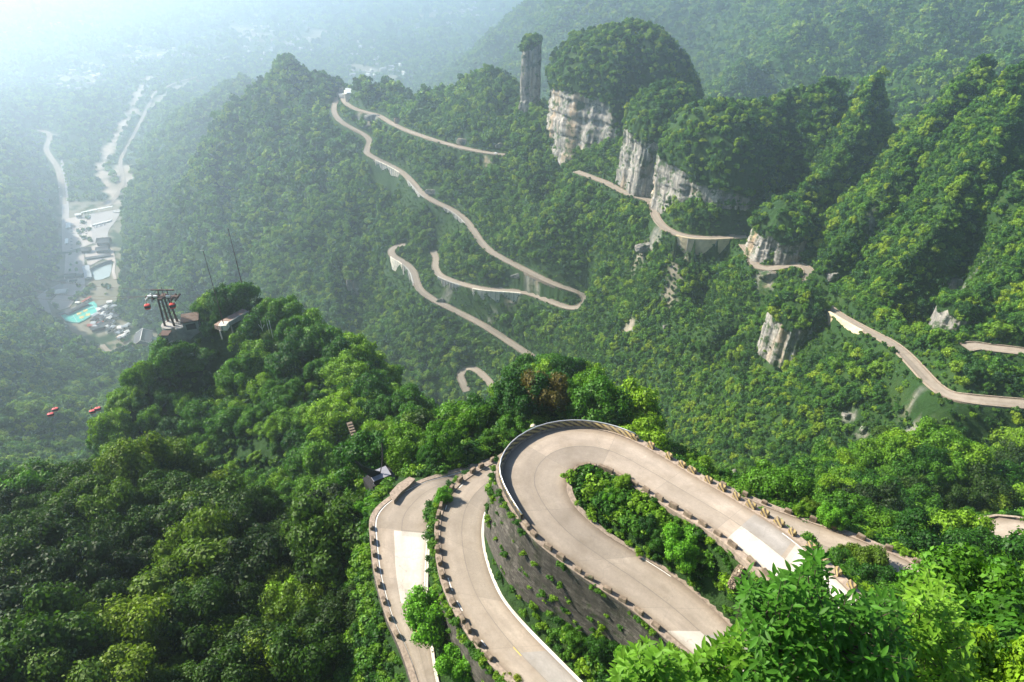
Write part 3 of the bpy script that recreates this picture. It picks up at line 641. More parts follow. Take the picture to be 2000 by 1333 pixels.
def stone(name, base, moss=.5):
    m, nt, b = newmat(name); P = pos(nt)
    mp = nt.nodes.new('ShaderNodeMapping'); mp.inputs['Scale'].default_value = (1, 1, 1.9); nt.links.new(P, mp.inputs[0])
    v = nt.nodes.new('ShaderNodeTexVoronoi'); v.inputs['Scale'].default_value = 2.8; nt.links.new(mp.outputs[0], v.inputs[0])
    e = nt.nodes.new('ShaderNodeTexVoronoi'); e.feature = 'DISTANCE_TO_EDGE'; e.inputs['Scale'].default_value = 2.8; nt.links.new(mp.outputs[0], e.inputs[0])
    g = nt.nodes.new('ShaderNodeRGBToBW'); nt.links.new(v.outputs['Color'], g.inputs[0])
    c = ramp(nt, g.outputs[0], [(.15, tuple(x * .5 for x in base)), (.5, base), (.85, tuple(x * 1.75 for x in base))])
    c = mixc(nt, ramp(nt, e.outputs['Distance'], [(.0, (1, 1, 1)), (.09, (0, 0, 0))]), c, tuple(x * .28 for x in base))
    c = mixc(nt, ramp(nt, noise(nt, P, .45, 6, .7), [(moss, (0, 0, 0)), (moss + .15, (.8, .8, .8))]), c, (.028, .045, .014))
    nt.links.new(c, b.inputs['Base Color']); bump(nt, b, ramp(nt, e.outputs['Distance'], [(0, (0, 0, 0)), (.2, (1, 1, 1))]), .12, 1.0); return m
M_stone, nt, b = newmat('retaining_stone'); P_ = pos(nt); uvn = nt.nodes.new('ShaderNodeUVMap')
wv = nt.nodes.new('ShaderNodeVectorMath'); wv.operation = 'ADD'; nz_ = nt.nodes.new('ShaderNodeTexNoise'); nz_.inputs['Scale'].default_value = 1.4; nz_.inputs['Detail'].default_value = 4; nt.links.new(P_, nz_.inputs[0])
ws = nt.nodes.new('ShaderNodeVectorMath'); ws.operation = 'SCALE'; ws.inputs[3].default_value = .22; nt.links.new(nz_.outputs[1], ws.inputs[0]); nt.links.new(uvn.outputs[0], wv.inputs[0]); nt.links.new(ws.outputs[0], wv.inputs[1])
bt = nt.nodes.new('ShaderNodeTexBrick'); nt.links.new(wv.outputs[0], bt.inputs['Vector']); bt.inputs['Scale'].default_value = 1; bt.inputs['Brick Width'].default_value = .62; bt.inputs['Row Height'].default_value = .30; bt.inputs['Mortar Size'].default_value = .022; bt.inputs['Mortar Smooth'].default_value = .4
bt.inputs['Color1'].default_value = (.060, .053, .046, 1); bt.inputs['Color2'].default_value = (.15, .135, .115, 1); bt.inputs['Mortar'].default_value = (.035, .032, .028, 1)
c = mixc(nt, ramp(nt, noise(nt, P_, .25, 6, .7), [(.35, (.65, .65, .65)), (.6, (0, 0, 0))]), bt.outputs[0], (.05, .046, .040))
mpz = nt.nodes.new('ShaderNodeMapping'); mpz.inputs['Scale'].default_value = (1, 1, .12); nt.links.new(P_, mpz.inputs[0])
c = mixc(nt, ramp(nt, noise(nt, mpz.outputs[0], .7, 5, .7), [(.50, (0, 0, 0)), (.64, (.75, .75, .75))]), c, (.03, .032, .022))
c = mixc(nt, ramp(nt, noise(nt, P_, .5, 6, .75), [(.56, (0, 0, 0)), (.66, (.85, .85, .85))]), c, (.030, .052, .014))
nt.links.new(c, b.inputs['Base Color']); bump(nt, b, bt.outputs['Fac'], .06, -1.0 if False else .9)
M_block, nt, b = newmat('guard_block_stone'); P_ = pos(nt)
c = ramp(nt, noise(nt, P_, 1.6, 5, .6), [(.3, (.10, .078, .058)), (.55, (.21, .16, .115)), (.75, (.30, .25, .19))]); c = mixc(nt, ramp(nt, noise(nt, P_, .9, 4), [(.6, (0, 0, 0)), (.68, (.7, .7, .7))]), c, (.05, .07, .025)); nt.links.new(c, b.inputs['Base Color'])
def striped(name):
    m, nt, b = newmat(name); tc = nt.nodes.new('ShaderNodeUVMap')
    w = nt.nodes.new('ShaderNodeTexWave'); w.wave_type = 'BANDS'; w.bands_direction = 'DIAGONAL'; w.inputs['Scale'].default_value = .85; w.inputs['Distortion'].default_value = .25; nt.links.new(tc.outputs[0], w.inputs[0])
    c = ramp(nt, w.outputs[0], [(.42, (.075, .058, .045)), (.55, (.36, .27, .11))])
    n2 = noise(nt, pos(nt), 2.2, 6, .75)
    c = mixc(nt, ramp(nt, n2, [(.48, (0, 0, 0)), (.62, (.85, .85, .85))]), c, (.25, .20, .15))
    nt.links.new(c, b.inputs['Base Color']); return m
M_stripe = striped('worn_yellow_black_stripes')

def resamp(O, I, step):
    c = (O + I) / 2; d = np.append(0, np.cumsum(np.linalg.norm(np.diff(c, axis=0), axis=1))); n = max(4, int(d[-1] / step)); s = np.linspace(0, d[-1], n)
    f = lambda A: np.stack([np.interp(s, d, A[:, k]) for k in range(3)], 1)
    return f(O), f(I), s
def ribbon(name, O, I, mat, cross=7, lift=0.0, step=1.0, thick=.25, label=None, u0=0., u1=1., s0=None, s1=None, wob=0):
    O, I, s = resamp(O, I, step)
    if s0 is not None: k = (s >= s0) & (s <= s1); O, I, s = O[k], I[k], s[k]
    n = len(s); us = np.linspace(u0, u1, cross + 1); V = []; UV = []
    for u in us:
        V.append(O + (I - O) * u + [0, 0, lift]); UV.append(np.stack([np.full(n, u), s], 1))
    V = np.concatenate(V); UV = np.concatenate(UV); Fc = []
    for c_ in range(cross):
        for k in range(n - 1): Fc.append((c_ * n + k, (c_ + 1) * n + k, (c_ + 1) * n + k + 1, c_ * n + k + 1))
    Fc = np.array(Fc)
    q = V[Fc[0]]; nz = np.cross(q[1] - q[0], q[2] - q[0])[2]
    if nz < 0: Fc = Fc[:, ::-1]
    o = link(name, mesh_np(name, V, Fc, mat, UV)); return setp(o, kind='structure')
RL = {}
for nm, (O, I) in zip(('U', 'M', 'L'), NEAR):
    O2, I2, s = resamp(O, I, .5); RL[nm] = (O2, I2, s)
    ribbon('road', O, I, M_conc)
def s_at(nm, px, py):
    O, I, s = RL[nm]; x, y, d = proj((O + I) / 2); k = np.argmin((x - px) ** 2 + (y - py) ** 2); return s[k]
# newer pale slabs and darker old ones
def patch(nm, a, b_, u0, u1, mat, lift):
    s0, s1 = sorted((s_at(nm, *a), s_at(nm, *b_))); O, I = NEAR['UML'.index(nm)]
    ribbon('road_patch', O, I, mat, 2, lift, .5, u0=u0, u1=u1, s0=s0, s1=s1)
patch('U', (1450,1030), (1760,1260), .50, .96, M_concnew, .006)
patch('U', (1540,1085), (1760,1260), .03, .495, M_concnew, .006)
patch('U', (1450,1030), (1535,1080), .03, .495, M_concdark, .006)
patch('U', (1375,1225), (1480,1330), .04, .5, M_concnew, .006)
patch('U', (1395,1215), (1480,1330), .505, .96, M_concdark, .006)
patch('L', (785,1038), (800,1180), .36, .97, M_concnew, .006)
patch('M', (1025,1270), (1110,1360), .5, .96, M_concdark, .006)
# painted edge lines and shoulders
def strip(nm, u0, u1, mat, lift, a=None, b_=None, name='road_marking'):
    O, I = NEAR['UML'.index(nm)]; k = dict(s0=0, s1=1e9)
    if a: k['s0'], k['s1'] = sorted((s_at(nm, *a), s_at(nm, *b_)))
    return ribbon(name, O, I, mat, 1, lift, .5, u0=u0, u1=u1, **k)
strip('L', .012, .034, M_white, .012); strip('L', .965, .985, M_white, .012)
strip('M', .972, .992, M_white, .012, (1120,1330), (950,1000)); strip('U', .045, .060, M_white, .012, (1530,1040), (1570,1075))
strip('U', .962, .985, M_white, .012, (1400,1200), (1480,1290)); strip('U', .975, .99, M_white, .012, (1200,1070), (1260,1100))
strip('M', .47, .485, M_yellow, .012, (1005,1265), (1018,1285)); strip('L', .60, .615, M_yellow, .012, (795,1230), (800,1262))
for a, b_ in (((905,1150),(915,1175)),((925,1190),(935,1210)),((975,1260),(985,1275)),((880,1010),(888,1000)),((905,960),(915,952))): strip('M', .028, .05, M_white, .012, a, b_)
def shoulder(nm, side, w, mat=M_kerb, h=.10, name='road_shoulder', a=None, b_=None):
    O, I = NEAR['UML'.index(nm)]; n_ = outward(O, I)
    E = O if side == 'o' else I; n_ = n_ if side == 'o' else -n_
    ribbon(name, E + n_ * w, E + n_ * .0, mat, 1, h, .8)
    m = MB(); P, Q, s = resamp(E + n_ * w, E, .8)
    for k in range(len(s) - 1):
        a_, b2 = Q[k], Q[k + 1]; m.add([a_ + [0, 0, -.3], b2 + [0, 0, -.3], b2 + [0, 0, h], a_ + [0, 0, h]], [(0, 1, 2, 3)])
        a_, b2 = P[k], P[k + 1]; m.add([a_ + [0, 0, -.8], b2 + [0, 0, -.8], b2 + [0, 0, h], a_ + [0, 0, h]], [(3, 2, 1, 0)])
    setp(m.build(name, mat), kind='structure')
shoulder('U', 'o', .9); shoulder('U', 'i', .7); shoulder('M', 'o', 1.0); shoulder('M', 'i', .25, M_conwall, .12); shoulder('L', 'o', .9); shoulder('L', 'i', .3, M_conwall, .12)
M_asph = M_concfar
for c, w in FAR:
    t = np.gradient(c, axis=0); t[:, 2] = 0; t /= np.linalg.norm(t, axis=1)[:, None]; nn = np.stack([-t[:, 1], t[:, 0], t[:, 2] * 0], 1)
    ribbon('road', c + nn * w / 2, c - nn * w / 2, M_concfar, 4, .15, 3)
    # low stone kerb walls on both sides
    for sg in (-1, 1):
        m = MB(); P, Q, s = resamp(c + nn * sg * (w / 2 + .1), c + nn * sg * (w / 2 + .6), 2.5)
        for k in range(len(s) - 1):
            if sg * (1 if nn[0, 1] < 0 else -1) > 5: continue
            m.add([P[k] + [0, 0, -.5], P[k + 1] + [0, 0, -.5], P[k + 1] + [0, 0, .55], P[k] + [0, 0, .55], Q[k] + [0, 0, -3], Q[k + 1] + [0, 0, -3], Q[k + 1] + [0, 0, .55], Q[k] + [0, 0, .55]],
                  [(0, 1, 2, 3), (3, 2, 6, 7), (7, 6, 5, 4)])
        setp(m.build('road_edge', M_kerb), kind='structure')

# ------------------------------------------------------------------ retaining walls
def wall_from(E, nrm, drops, mat, name, label, cat, back=.5, batter=.14, top=.0, rough=.12, ledges=()):
    d = np.append(0, np.cumsum(np.linalg.norm(np.diff(E, axis=0), axis=1))); n = max(3, int(d[-1] / .7)); s = np.linspace(0, d[-1], n)
    f = lambda A: np.stack([np.interp(s, d, A[:, k]) for k in range(A.shape[1])], 1)
    E2, n2 = f(E), f(nrm); dr = np.interp(s, d, drops); rows = 25; V = []; UV = []
    V.append(E2 - n2 * back + [0, 0, top]); UV.append(np.stack([s, s * 0 - .5], 1))
    for k in range(rows):
        h = (dr * k / (rows - 1))[:, None]; w_ = rough * fbm(s * .7 + k * 3, h[:, 0] * 1.2, 60, 3)[:, None] * (k > 0) + sum(.42 * (h / dr[:, None] > q_ + .03 * fbm(s * .15, s * 0, 5, 2)[:, None]) for q_ in ledges)
        V.append(E2 + n2 * (h * batter + w_) + np.concatenate([0 * h, 0 * h, top - h], 1)); UV.append(np.stack([s, h[:, 0]], 1))
    V = np.concatenate(V); UV = np.concatenate(UV); Fc = [(r * n + k, r * n + k + 1, (r + 1) * n + k + 1, (r + 1) * n + k) for r in range(rows) for k in range(n - 1)]
    o = link(name, mesh_np(name, V, np.array(Fc), mat, UV)); return setp(o, label, cat)
kk = np.arange(nU)
dU = np.array([u_drop(k) for k in kk]) + 1.0
sel = kk < int(nU * .72)
wall_from((UP[0] + Uo * .92)[sel], Uo[sel], dU[sel], M_stone, 'retaining_wall', 'tall dark mossy stone wall curving under the upper hairpin loop', 'wall', .2, .09, .02, ledges=(.34, .66))
dM = np.array([m_drop(k) for k in range(nM)]) + 1.0
sm = np.arange(nM) < int(nM * .5)
wall_from((MP[0] + Mo * 1.02)[sm], Mo[sm], dM[sm], M_stone, 'retaining_wall', 'shaded stone wall carrying the left side of the middle road, below its guard blocks', 'wall', .2, .10, .02)
Lo = outward(*LP); wall_from(LP[0] + Lo * .92, Lo, np.full(len(LP[0]), 3.0), M_stone, 'retaining_wall', 'low stone wall under the left edge of the lowest near road', 'wall', .2, .1, .02)

# ------------------------------------------------------------------ parapet, rail, guard blocks
def parapet(nm, a, b_, off, h, th):
    O, I, s = RL[nm]; n_ = outward(O, I); s0, s1 = sorted((s_at(nm, *a), s_at(nm, *b_))); k = (s >= s0) & (s <= s1)
    P0 = (O + n_ * off)[k]; P1 = (O + n_ * (off + th))[k]; ss = s[k]; n = len(ss)
    root = empty('parapet', P0[n // 2]); setp(root, 'curved stone parapet with faded yellow and black stripes round the upper loop', 'parapet')
    base = np.array(P0[n // 2]); P0 = P0 - base; P1 = P1 - base
    V = np.concatenate([P0 + [0, 0, .05], P0 + [0, 0, h], P1 + [0, 0, h], P1 + [0, 0, -.4]]); UV = np.concatenate([np.stack([ss, ss * 0], 1), np.stack([ss, ss * 0 + h], 1), np.stack([ss, ss * 0 + h + th], 1), np.stack([ss, ss * 0 + 2.5 * h], 1)])
    Fc = np.array([(r * n + i, r * n + i + 1, (r + 1) * n + i + 1, (r + 1) * n + i) for r in range(3) for i in range(n - 1)])
    link('wall', mesh_np('wall', V, Fc[:2 * (n - 1)], M_stripe, UV), root); link('wall_back', mesh_np('wall_back', V, Fc[2 * (n - 1):], M_stone, UV), root)
    MB().tube(list((P0 + P1) / 2 + [0, 0, h + .12])[::2], .075, 8).build('rail', M_steel, root, True)
    for q in ((P0 + P1) / 2)[2::6]: MB().tube([q + [0, 0, h - .05], q + [0, 0, h + .12]], .04, 6).build('rail_post', M_steel, root)
    return s0, s1
PS = parapet('U', (1060,1025), (1212,890), .22, .95, .34)
ORD = ['first','second','third','fourth','fifth','sixth','seventh','eighth','ninth','tenth','eleventh','twelfth','thirteenth','fourteenth','fifteenth','sixteenth','seventeenth','eighteenth','nineteenth','twentieth',
       'twenty-first','twenty-second','twenty-third','twenty-fourth','twenty-fifth','twenty-sixth','twenty-seventh','twenty-eighth','twenty-ninth','thirtieth']
def block_mesh(mat, nm, seed, L=1.1, W=.50, H=.82):
    import bmesh
    bm = bmesh.new(); bmesh.ops.create_cube(bm, size=1)
    for v in bm.verts: v.co = Vector((v.co.x * L, v.co.y * W, v.co.z * H + H / 2)); v.co.x *= 1 - .10 * (v.co.z > .3)
    bmesh.ops.bevel(bm, geom=bm.edges[:], offset=.05, segments=2, affect='EDGES')
    r_ = random.Random(seed)
    for v in bm.verts: v.co += Vector((r_.uniform(-1, 1), r_.uniform(-1, 1), r_.uniform(-1, 1))) * .018
    uvl = bm.loops.layers.uv.new('UVMap')
    for f in bm.faces:
        for l in f.loops: l[uvl].uv = (l.vert.co.x + l.vert.co.y, l.vert.co.z)
    me = bpy.data.meshes.new(nm); bm.to_mesh(me); bm.free(); me.materials.append(mat); return me
BM = [block_mesh(M_block, 'guard_block', k) for k in range(4)]; BS = [block_mesh(M_stripe, 'guard_block', 9 + k) for k in range(3)]
def blocks(nm, side, a, b_, pitch, off, meshes, lab, grp, scale=(1, 1, 1), skip=()):
    O, I, s = RL[nm]; n_ = outward(O, I); s0, s1 = s_at(nm, *a), s_at(nm, *b_); n = int(abs(s1 - s0) / pitch)
    E = O + n_ * off if side == 'o' else I - n_ * off
    for i in range(n + 1):
        if i in skip: continue
        sv = s0 + (s1 - s0) * (i + random.uniform(-.08, .08)) / max(n, 1); k = int(np.clip(np.searchsorted(s, sv), 1, len(s) - 2)); t = E[k + 1] - E[k - 1]
        o = bpy.data.objects.new('guard_block', random.choice(meshes)); C.objects.link(o)
        o.location = tuple(E[k] + [0, 0, .08]); o.rotation_euler = (random.uniform(-.07, .07), random.uniform(-.07, .07), math.atan2(t[1], t[0]) + random.uniform(-.13, .13))
        j = random.uniform(.9, 1.08); o.scale = (scale[0] * j * random.uniform(.82, 1.12), scale[1] * random.uniform(.85, 1.1), scale[2] * random.uniform(.75, 1.1))
        setp(o, lab.format(ORD[i] if i < 30 else 'thirtieth'), 'guard block', grp)
blocks('U', 'o', (1200,925), (1640,1180), 2.02, .42, BS, '{} striped stone block from the parapet end, outer edge of upper road', 'striped guard blocks on the upper road')
blocks('U', 'o', (1078,1038), (1365,1240), 2.0, .42, BM, '{} low worn block below the parapet, above the tall stone wall', 'worn guard blocks above the tall wall', (1, .9, .75))
blocks('U', 'i', (1080,925), (1600,1180), 2.0, .30, BM, '{} brown stone block along the inner edge, counted from the loop bend', 'guard blocks inside the upper loop', (1.1, .8, .8))
blocks('M', 'o', (960,905), (1010,1290), 1.95, .5, BM, '{} stone block down the left edge of the middle road', 'guard blocks on the middle road', (1, 1, .95))
blocks('M', 'o', (1400,985), (1790,1100), 3.0, .5, BM, '{} stone block on the hidden lower road right of the loop', 'guard blocks on the lower right road')
blocks('L', 'o', (740,1040), (800,1240), 2.2, .5, BM, '{} pale block on the left edge of the lowest near road', 'guard blocks on the lowest near road', (1, .8, .9))

for px, py, s3, lab in ((1445, 1118, (2.2, .8, 1.3), 'dark rock face under the inner edge of the upper road'), (1475, 1165, (2.2, .8, 1.4), 'lower dark rock face partly behind the leafy tree')): rk_ = (px, py, s3, lab); EXCL.append((*hit(px, py)[:2], 1.2)); ROCKN = globals().setdefault('ROCKN', []); ROCKN.append(rk_)
# inner loop block with white painted top edge; mirror; sculpture; stairs
O, I, s = RL['U']
def g3(px, py, dz=0): p = hit(px, py); p[2] += dz; return p
mp_ = Wd(1041, 846, 105); base = empty('traffic_mirror', (mp_[0], mp_[1], mp_[2] - 1.2)); setp(base, 'pale round traffic mirror on a post behind the loop parapet', 'mirror')
MB().tube([(0, 0, -4), (0, 0, 1.9)], .05, 8).build('pole', M_steel, base)
m = MB(); m.tube([(0, .0, 2.3), (.03, -.05, 2.35), (.06, -.10, 2.38)], [.52, .56, .0], 20); m.build('mirror_back', plain('mirror_back', (.62, .5, .4), .6), base, True)
p = g3(745, 948); sc_o = empty('monument', p, .55); setp(sc_o, 'black monument with two raised pointed wings on a stepped plinth', 'monument')
MB().box((0, 0, .4), (5.2, 4.2, 2.0)).box((0, 0, 1.75), (4.2, 3.3, .7)).box((0, 0, 2.5), (3.3, 2.5, .8)).build('plinth', M_dark, sc_o)
MB().box((0, 0, 2.915), (3.4, 2.6, .03)).build('plinth_top', plain('pale_granite', (.22, .22, .25), .5), sc_o)
for sgn, tip in ((-1, (-3.9, 0, 8.0)), (1, (1.2, 0, 9.8))):
    m = MB(); b0 = Vector((0, 0, 3.0)); tp = Vector(tip); w0 = 1.1; P = []
    for k in range(9):
        t = k / 8; c_ = b0.lerp(tp, t) + Vector((sgn * .25, 0, -.25)) * math.sin(t * pi); wd = (w0 * (1 - t) ** .8 + .25 * math.sin(t * pi)) * (1.35 if sgn < 0 else .55); P.append((c_, wd))
    V = []
    for c_, wd in P:
        for yy in (-.16, .16): V += [(c_.x - .1, yy, c_.z - wd * 1.1), (c_.x + .1, yy, c_.z + wd * .2)]
    Fc = []
    for k in range(8):
        a, b_ = k * 4, k * 4 + 4; Fc += [(a, a + 1, b_ + 1, b_), (a + 2, b_ + 2, b_ + 3, a + 3), (a, b_, b_ + 2, a + 2), (a + 1, a + 3, b_ + 3, b_ + 1)]
    m.add(V, Fc); m.build('wing', M_dark, sc_o)
pv = [Wz(a, b_, -84.0) for a, b_ in ((770,985),(762,970),(778,952),(800,938),(812,942),(800,955),(784,968))]
m = MB(); m.poly([(q[0], q[1]) for q in pv], -86, -83.2); setp(m.build('stone_terrace', M_kerb), 'small brown stone terrace beside the black monument', 'terrace')
EXCL += [(p[0], p[1], 5.5), (pv[0][0] + 1, pv[0][1] + 2, 4), (pv[3][0], pv[3][1], 4)]
sa, sb = g3(712, 905), g3(690, 868); st = empty('stairway', sa); setp(st, 'brown stone steps climbing the wooded slope above the monument', 'stairs'); m = MB(); dv = sb - sa; az = math.atan2(dv[1], dv[0])
for k in range(15):
    q = dv * k / 14; q[2] = (k * .28); m.box((q[0], q[1], q[2] + .3), (dv[:2] @ dv[:2]) ** .5 / 14 * 1.02 * np.array([1, 0, 0]) + np.array([0, 1.5, .8 + 0 * k]), az)
m.build('steps', plain('step_stone', (.16, .125, .095), .9, .3, 2), st); EXCL += [(sa[0] + dv[0] * t, sa[1] + dv[1] * t, 3.0) for t in (0, .25, .5, .75, 1)]
import bmesh
def rockmesh(seed, flat=.7):
    bm = bmesh.new(); bmesh.ops.create_icosphere(bm, subdivisions=4, radius=1); r_ = random.Random(seed)
    pl = [Vector((r_.gauss(0, 1), r_.gauss(0, 1), r_.gauss(0, 1))).normalized() for _ in range(12)]
    for v in bm.verts:
        c_ = v.co.normalized(); k = min(.72 / max(.3, c_.dot(q)) if c_.dot(q) > .3 else 1.2 for q in pl); v.co = c_ * min(k, 1.1)
        v.co += c_ * .06 * (vnoise(v.co.x * 5 + seed, v.co.y * 5 + v.co.z * 7, seed) - .5) * 2; v.co.z *= flat
    me = bpy.data.meshes.new('rock'); bm.to_mesh(me); bm.free(); me.materials.append(M_rock); return me
RM = [rockmesh(k) for k in range(4)]
M_brock = stone('brown_boulder', (.22, .17, .12), .55); RB = [rockmesh(20 + k) for k in range(3)]
for q in RB: q.materials.clear(); q.materials.append(M_brock)
def rockobj(px, py, s3, lab, tilt=0, rz=None, meshes=RM, name='rock_outcrop', cat='rock', grp=None, ex=1.0, dz=0):
    p = hit(px, py); o = bpy.data.objects.new(name, random.choice(meshes)); C.objects.link(o); o.location = tuple(p + [0, 0, dz]); o.scale = s3
    o.rotation_euler = (tilt, 0, random.uniform(0, 3) if rz is None else rz); setp(o, lab, cat, grp); EXCL.append((p[0], p[1], max(s3[0], s3[1]) * ex)); return o
for px, py, sz, lab in [(703,862,2.6,'brown boulder at the top of the stone steps'),(722,868,2.0,'brown boulder right of the stone steps'),(758,895,1.8,'grey boulder under bushes behind the black monument'),
                        (775,905,2.2,'brown boulder in bushes right of the black monument'),(688,835,1.6,'small boulder on the bare streak above the steps'),(785,900,1.6,'mossy boulder beside the flowering bush')]:
    rockobj(px, py, (sz, sz * .8, sz), lab, meshes=RB, name='boulder', ex=1.1)
for i, (px, py, s3, tl, lab) in enumerate([
    (1868,565,(8,4,9),-.3,'grey rock slab high on the right slope'),(1890,600,(5,3,6),-.2,'lower grey rock slab on the right slope'),
    (1655,812,(3.5,2.5,3.2),0,'brown boulder half buried below the right road'),(1686,842,(2.8,2,4.5),0,'tall narrow pale boulder low on the right slope'),
    (1500,540,(10,5,6),0,'grey crag under the road bend round the rock nose'),(1625,545,(5,4,9),.1,'streaked grey crag beside the road right of the bend'),
    (1262,488,(14,6,8),-.5,'brown scar rock left of the cliff road wall'),(728,232,(16,5,9),-.3,'pale rock face over the far road station'),
    (776,240,(6,3,12),-.1,'tall pale streak of rock above the far road'),(905,278,(9,4,9),-.1,'grey crag under the far ridge road'),(975,286,(7,4,6),0,'brown rock at the end of the far ridge road'),
    (683,565,(5,4,24),-.2,'narrow broken grey crag on the far lower slope'),(845,375,(10,4,6),-.2,'brown rock cutting above the mid slope road'),(1010,540,(10,4,5),-.3,'dark rock cutting between the two mid roads'),
    (860,590,(7,3,6),-.3,'brown rock cutting between the hairpin roads'),(1300,640,(3,2,5),0,'small pale rock in the green slope')]):
    rockobj(px, py, s3, lab, tl, 0, ex=.8)
for a_ in ROCKN: rockobj(a_[0], a_[1], a_[2], a_[3], 0, .9, RB, ex=.5)
# far retaining walls, each fitted under its road
def farwall(ci, a, b_, drop, mat, lab, ribs=0, side=None, t0=1.0):
    c, w = FAR[ci]; q, _, s = resamp(c, c, 2.0); x, y, d = proj(q); k0, k1 = sorted((int(np.argmin((x - a[0]) ** 2 + (y - a[1]) ** 2)), int(np.argmin((x - b_[0]) ** 2 + (y - b_[1]) ** 2))))
    q = q[k0:k1 + 1]; t = np.gradient(q, axis=0); t[:, 2] = 0; t /= np.linalg.norm(t, axis=1)[:, None]; nn = np.stack([-t[:, 1], t[:, 0], t[:, 2] * 0], 1)
    toc = -q[len(q) // 2]; nn = nn if (nn[len(q) // 2] @ toc) > 0 else -nn
    base = q[len(q) // 2].copy(); root = empty('retaining_wall', base); setp(root, lab, 'wall')
    E = q + nn * (w / 2 + .7) - base; prof = drop * np.clip(np.minimum(np.linspace(0, 1, len(q)) * 6, (1 - np.linspace(0, 1, len(q))) * 6) + t0, 0, 1)
    for e_ in (q + nn * (w / 2 + 5))[::2]: WEX.append((e_[0], e_[1], 4.2))
    for e_ in (q + nn * (w / 2 + 11))[::3]: WEX.append((e_[0], e_[1], 2.5))
    o = wall_from(E, nn, prof, mat, 'wall_face', None, None, 1.2, .06, .75, .1); o.parent = root
    dd = np.append(0, np.cumsum(np.linalg.norm(np.diff(E, axis=0), axis=1)))
    for r_ in range(ribs):
        sv = dd[-1] * (r_ + .5) / ribs; e = np.array([np.interp(sv, dd, E[:, k]) for k in range(3)]); n2 = np.array([np.interp(sv, dd, nn[:, k]) for k in range(3)]); hh = np.interp(sv, dd, prof)
        MB().tube([e + n2 * .5 + [0, 0, .8], e + n2 * (.5 + hh * .06) + [0, 0, .8 - hh]], .45, 4).build('buttress', M_grey, root)
farwall(5, (925,562), (1020,571), 13, M_conwall, 'pale ribbed concrete wall under the middle switchback road', 11)
farwall(5, (860,540), (905,556), 10, M_grey, 'grey concrete wall left of the pale ribbed wall', 9)
farwall(5, (738,311), (785,337), 12, M_conwall, 'ribbed concrete wall under the far left road bend', 10)
farwall(6, (768,500), (792,514), 17, M_conwall, 'pale pink wall at the tip of the left hairpin', 0)
farwall(6, (793,515), (812,555), 15, M_grey, 'grey netted wall along the left hairpin bend', 5)
farwall(4, (1630,610), (1695,648), 9, M_ochre, 'sunlit yellow concrete wall below the right road', 0, t0=.2)
farwall(2, (1325,461), (1425,464), 16, M_ochre, 'stained orange wall under the cliff road at the white rock head', 2)
farwall(5, (800,352), (835,385), 7, M_grey, 'small grey wall below the mid slope road', 3)
farwall(5, (870,405), (915,435), 6, M_grey, 'long low grey wall below the curving mid road', 6)

# ------------------------------------------------------------------ far mountain station
def hgt(px, py, dz=0):
    p = hit(px, py); p[2] += dz; return p
bp = Wz(688, 196, -309); stn = empty('mountain_station', (bp[0], bp[1], bp[2]), .25); stn.scale = (1.35, 1.25, 1.35); setp(stn, 'small grey flat-roofed station building where the two far roads meet', 'building')
M_roofg = plain('pale_roof', (.42, .45, .48), .6, .08, .3); M_pink = plain('pink_plaster', (.55, .44, .38), .9, .15, .3)
MB().box((0, 6, 2), (17, 22, 14)).build('wall', M_conwall, stn)
rf = MB().box((1.5, 7, 10.2), (16, 27, .9)).box((1.5, 7, 9.5), (14, 25, .6)).build('roof', M_roofg, stn)
MB().box((4, -5.3, 4.6), (9, .7, 5)).build('window', plain('dark_opening', (.04, .05, .06), .3), stn)
MB().box((4, -5.9, 1.6), (10, 1.2, .5)).build('balcony', M_pink, stn)
for xx in (-6, 6): MB().box((xx, -6.2, -4), (1, 1, 13)).build('column', M_conwall, stn)
hb = Wz(667, 190, -309); hut = empty('hut', hb, .2); setp(hut, 'tiny white hut left of the grey station building', 'hut')
MB().box((0, 0, 2.4), (8, 6, 5)).build('wall', plain('white_plaster', (.78, .75, .72), .8, .08, .3), hut); MB().box((0, 0, 5.1), (9, 7, .5)).build('roof', M_white, hut)
EXCL += [(bp[0], bp[1] + 6, 17), (hb[0], hb[1], 8)]

# ------------------------------------------------------------------ cable car tower on the left hill
T = Wd(334, 633, 270); tw = empty('cable_car_tower', T); setp(tw, 'rusty steel cable car tower on a round concrete base on the left hill', 'cable car tower')
m = MB(); m.tube([(0, 0, -14), (0, 0, -.4)], [4.2, 3.5], 24); m.build('concrete_base', M_grey, tw, False); MB().tube([(0, 0, -.4), (0, 0, .05)], 3.65, 24).build('base_rim', M_grey, tw)
for x, y in ((-1.6, -1.2), (1.6, -1.2), (1.6, 1.6), (-1.6, 1.6)):
    MB().tube([(x * 1.15, y * 1.15, 0), (x * .8, y * .8, 12.2)], [.42, .34], 10).build('leg', M_rust, tw, True)
m = MB()
for k in range(7):
    z = 1.2 + k * 1.7; m.tube([(1.6, -1.1, z), (1.5, 1.4, z + 1.5)], .09, 5).tube([(-1.6, -1.1, z), (1.4, -1.0, z + 1.5)], .07, 5).tube([(2.6, -.5, z), (2.6, .5, z)], .06, 5)
m.build('bracing', M_rust, tw)
MB().tube([(2.6, -.5, 0), (2.6, -.5, 12)], .07, 5).tube([(2.6, .5, 0), (2.6, .5, 12)], .07, 5).build('ladder', M_rust, tw)
MB().box((0, 0, 12.3), (12.5, 1.0, .9)).box((0, 0, 12.3), (1.6, 4.5, .8)).build('crossarm', M_rust, tw)
MB().box((1, 0, 15.4), (9.0, .5, .4)).box((-.9, 0, 13.9), (.35, .35, 3.2)).box((2.6, 0, 13.9), (.35, .35, 3.2)).tube([(.8, 0, 12.7), (.8, 0, 16.6)], .13, 6).build('top_frame', M_rust, tw)
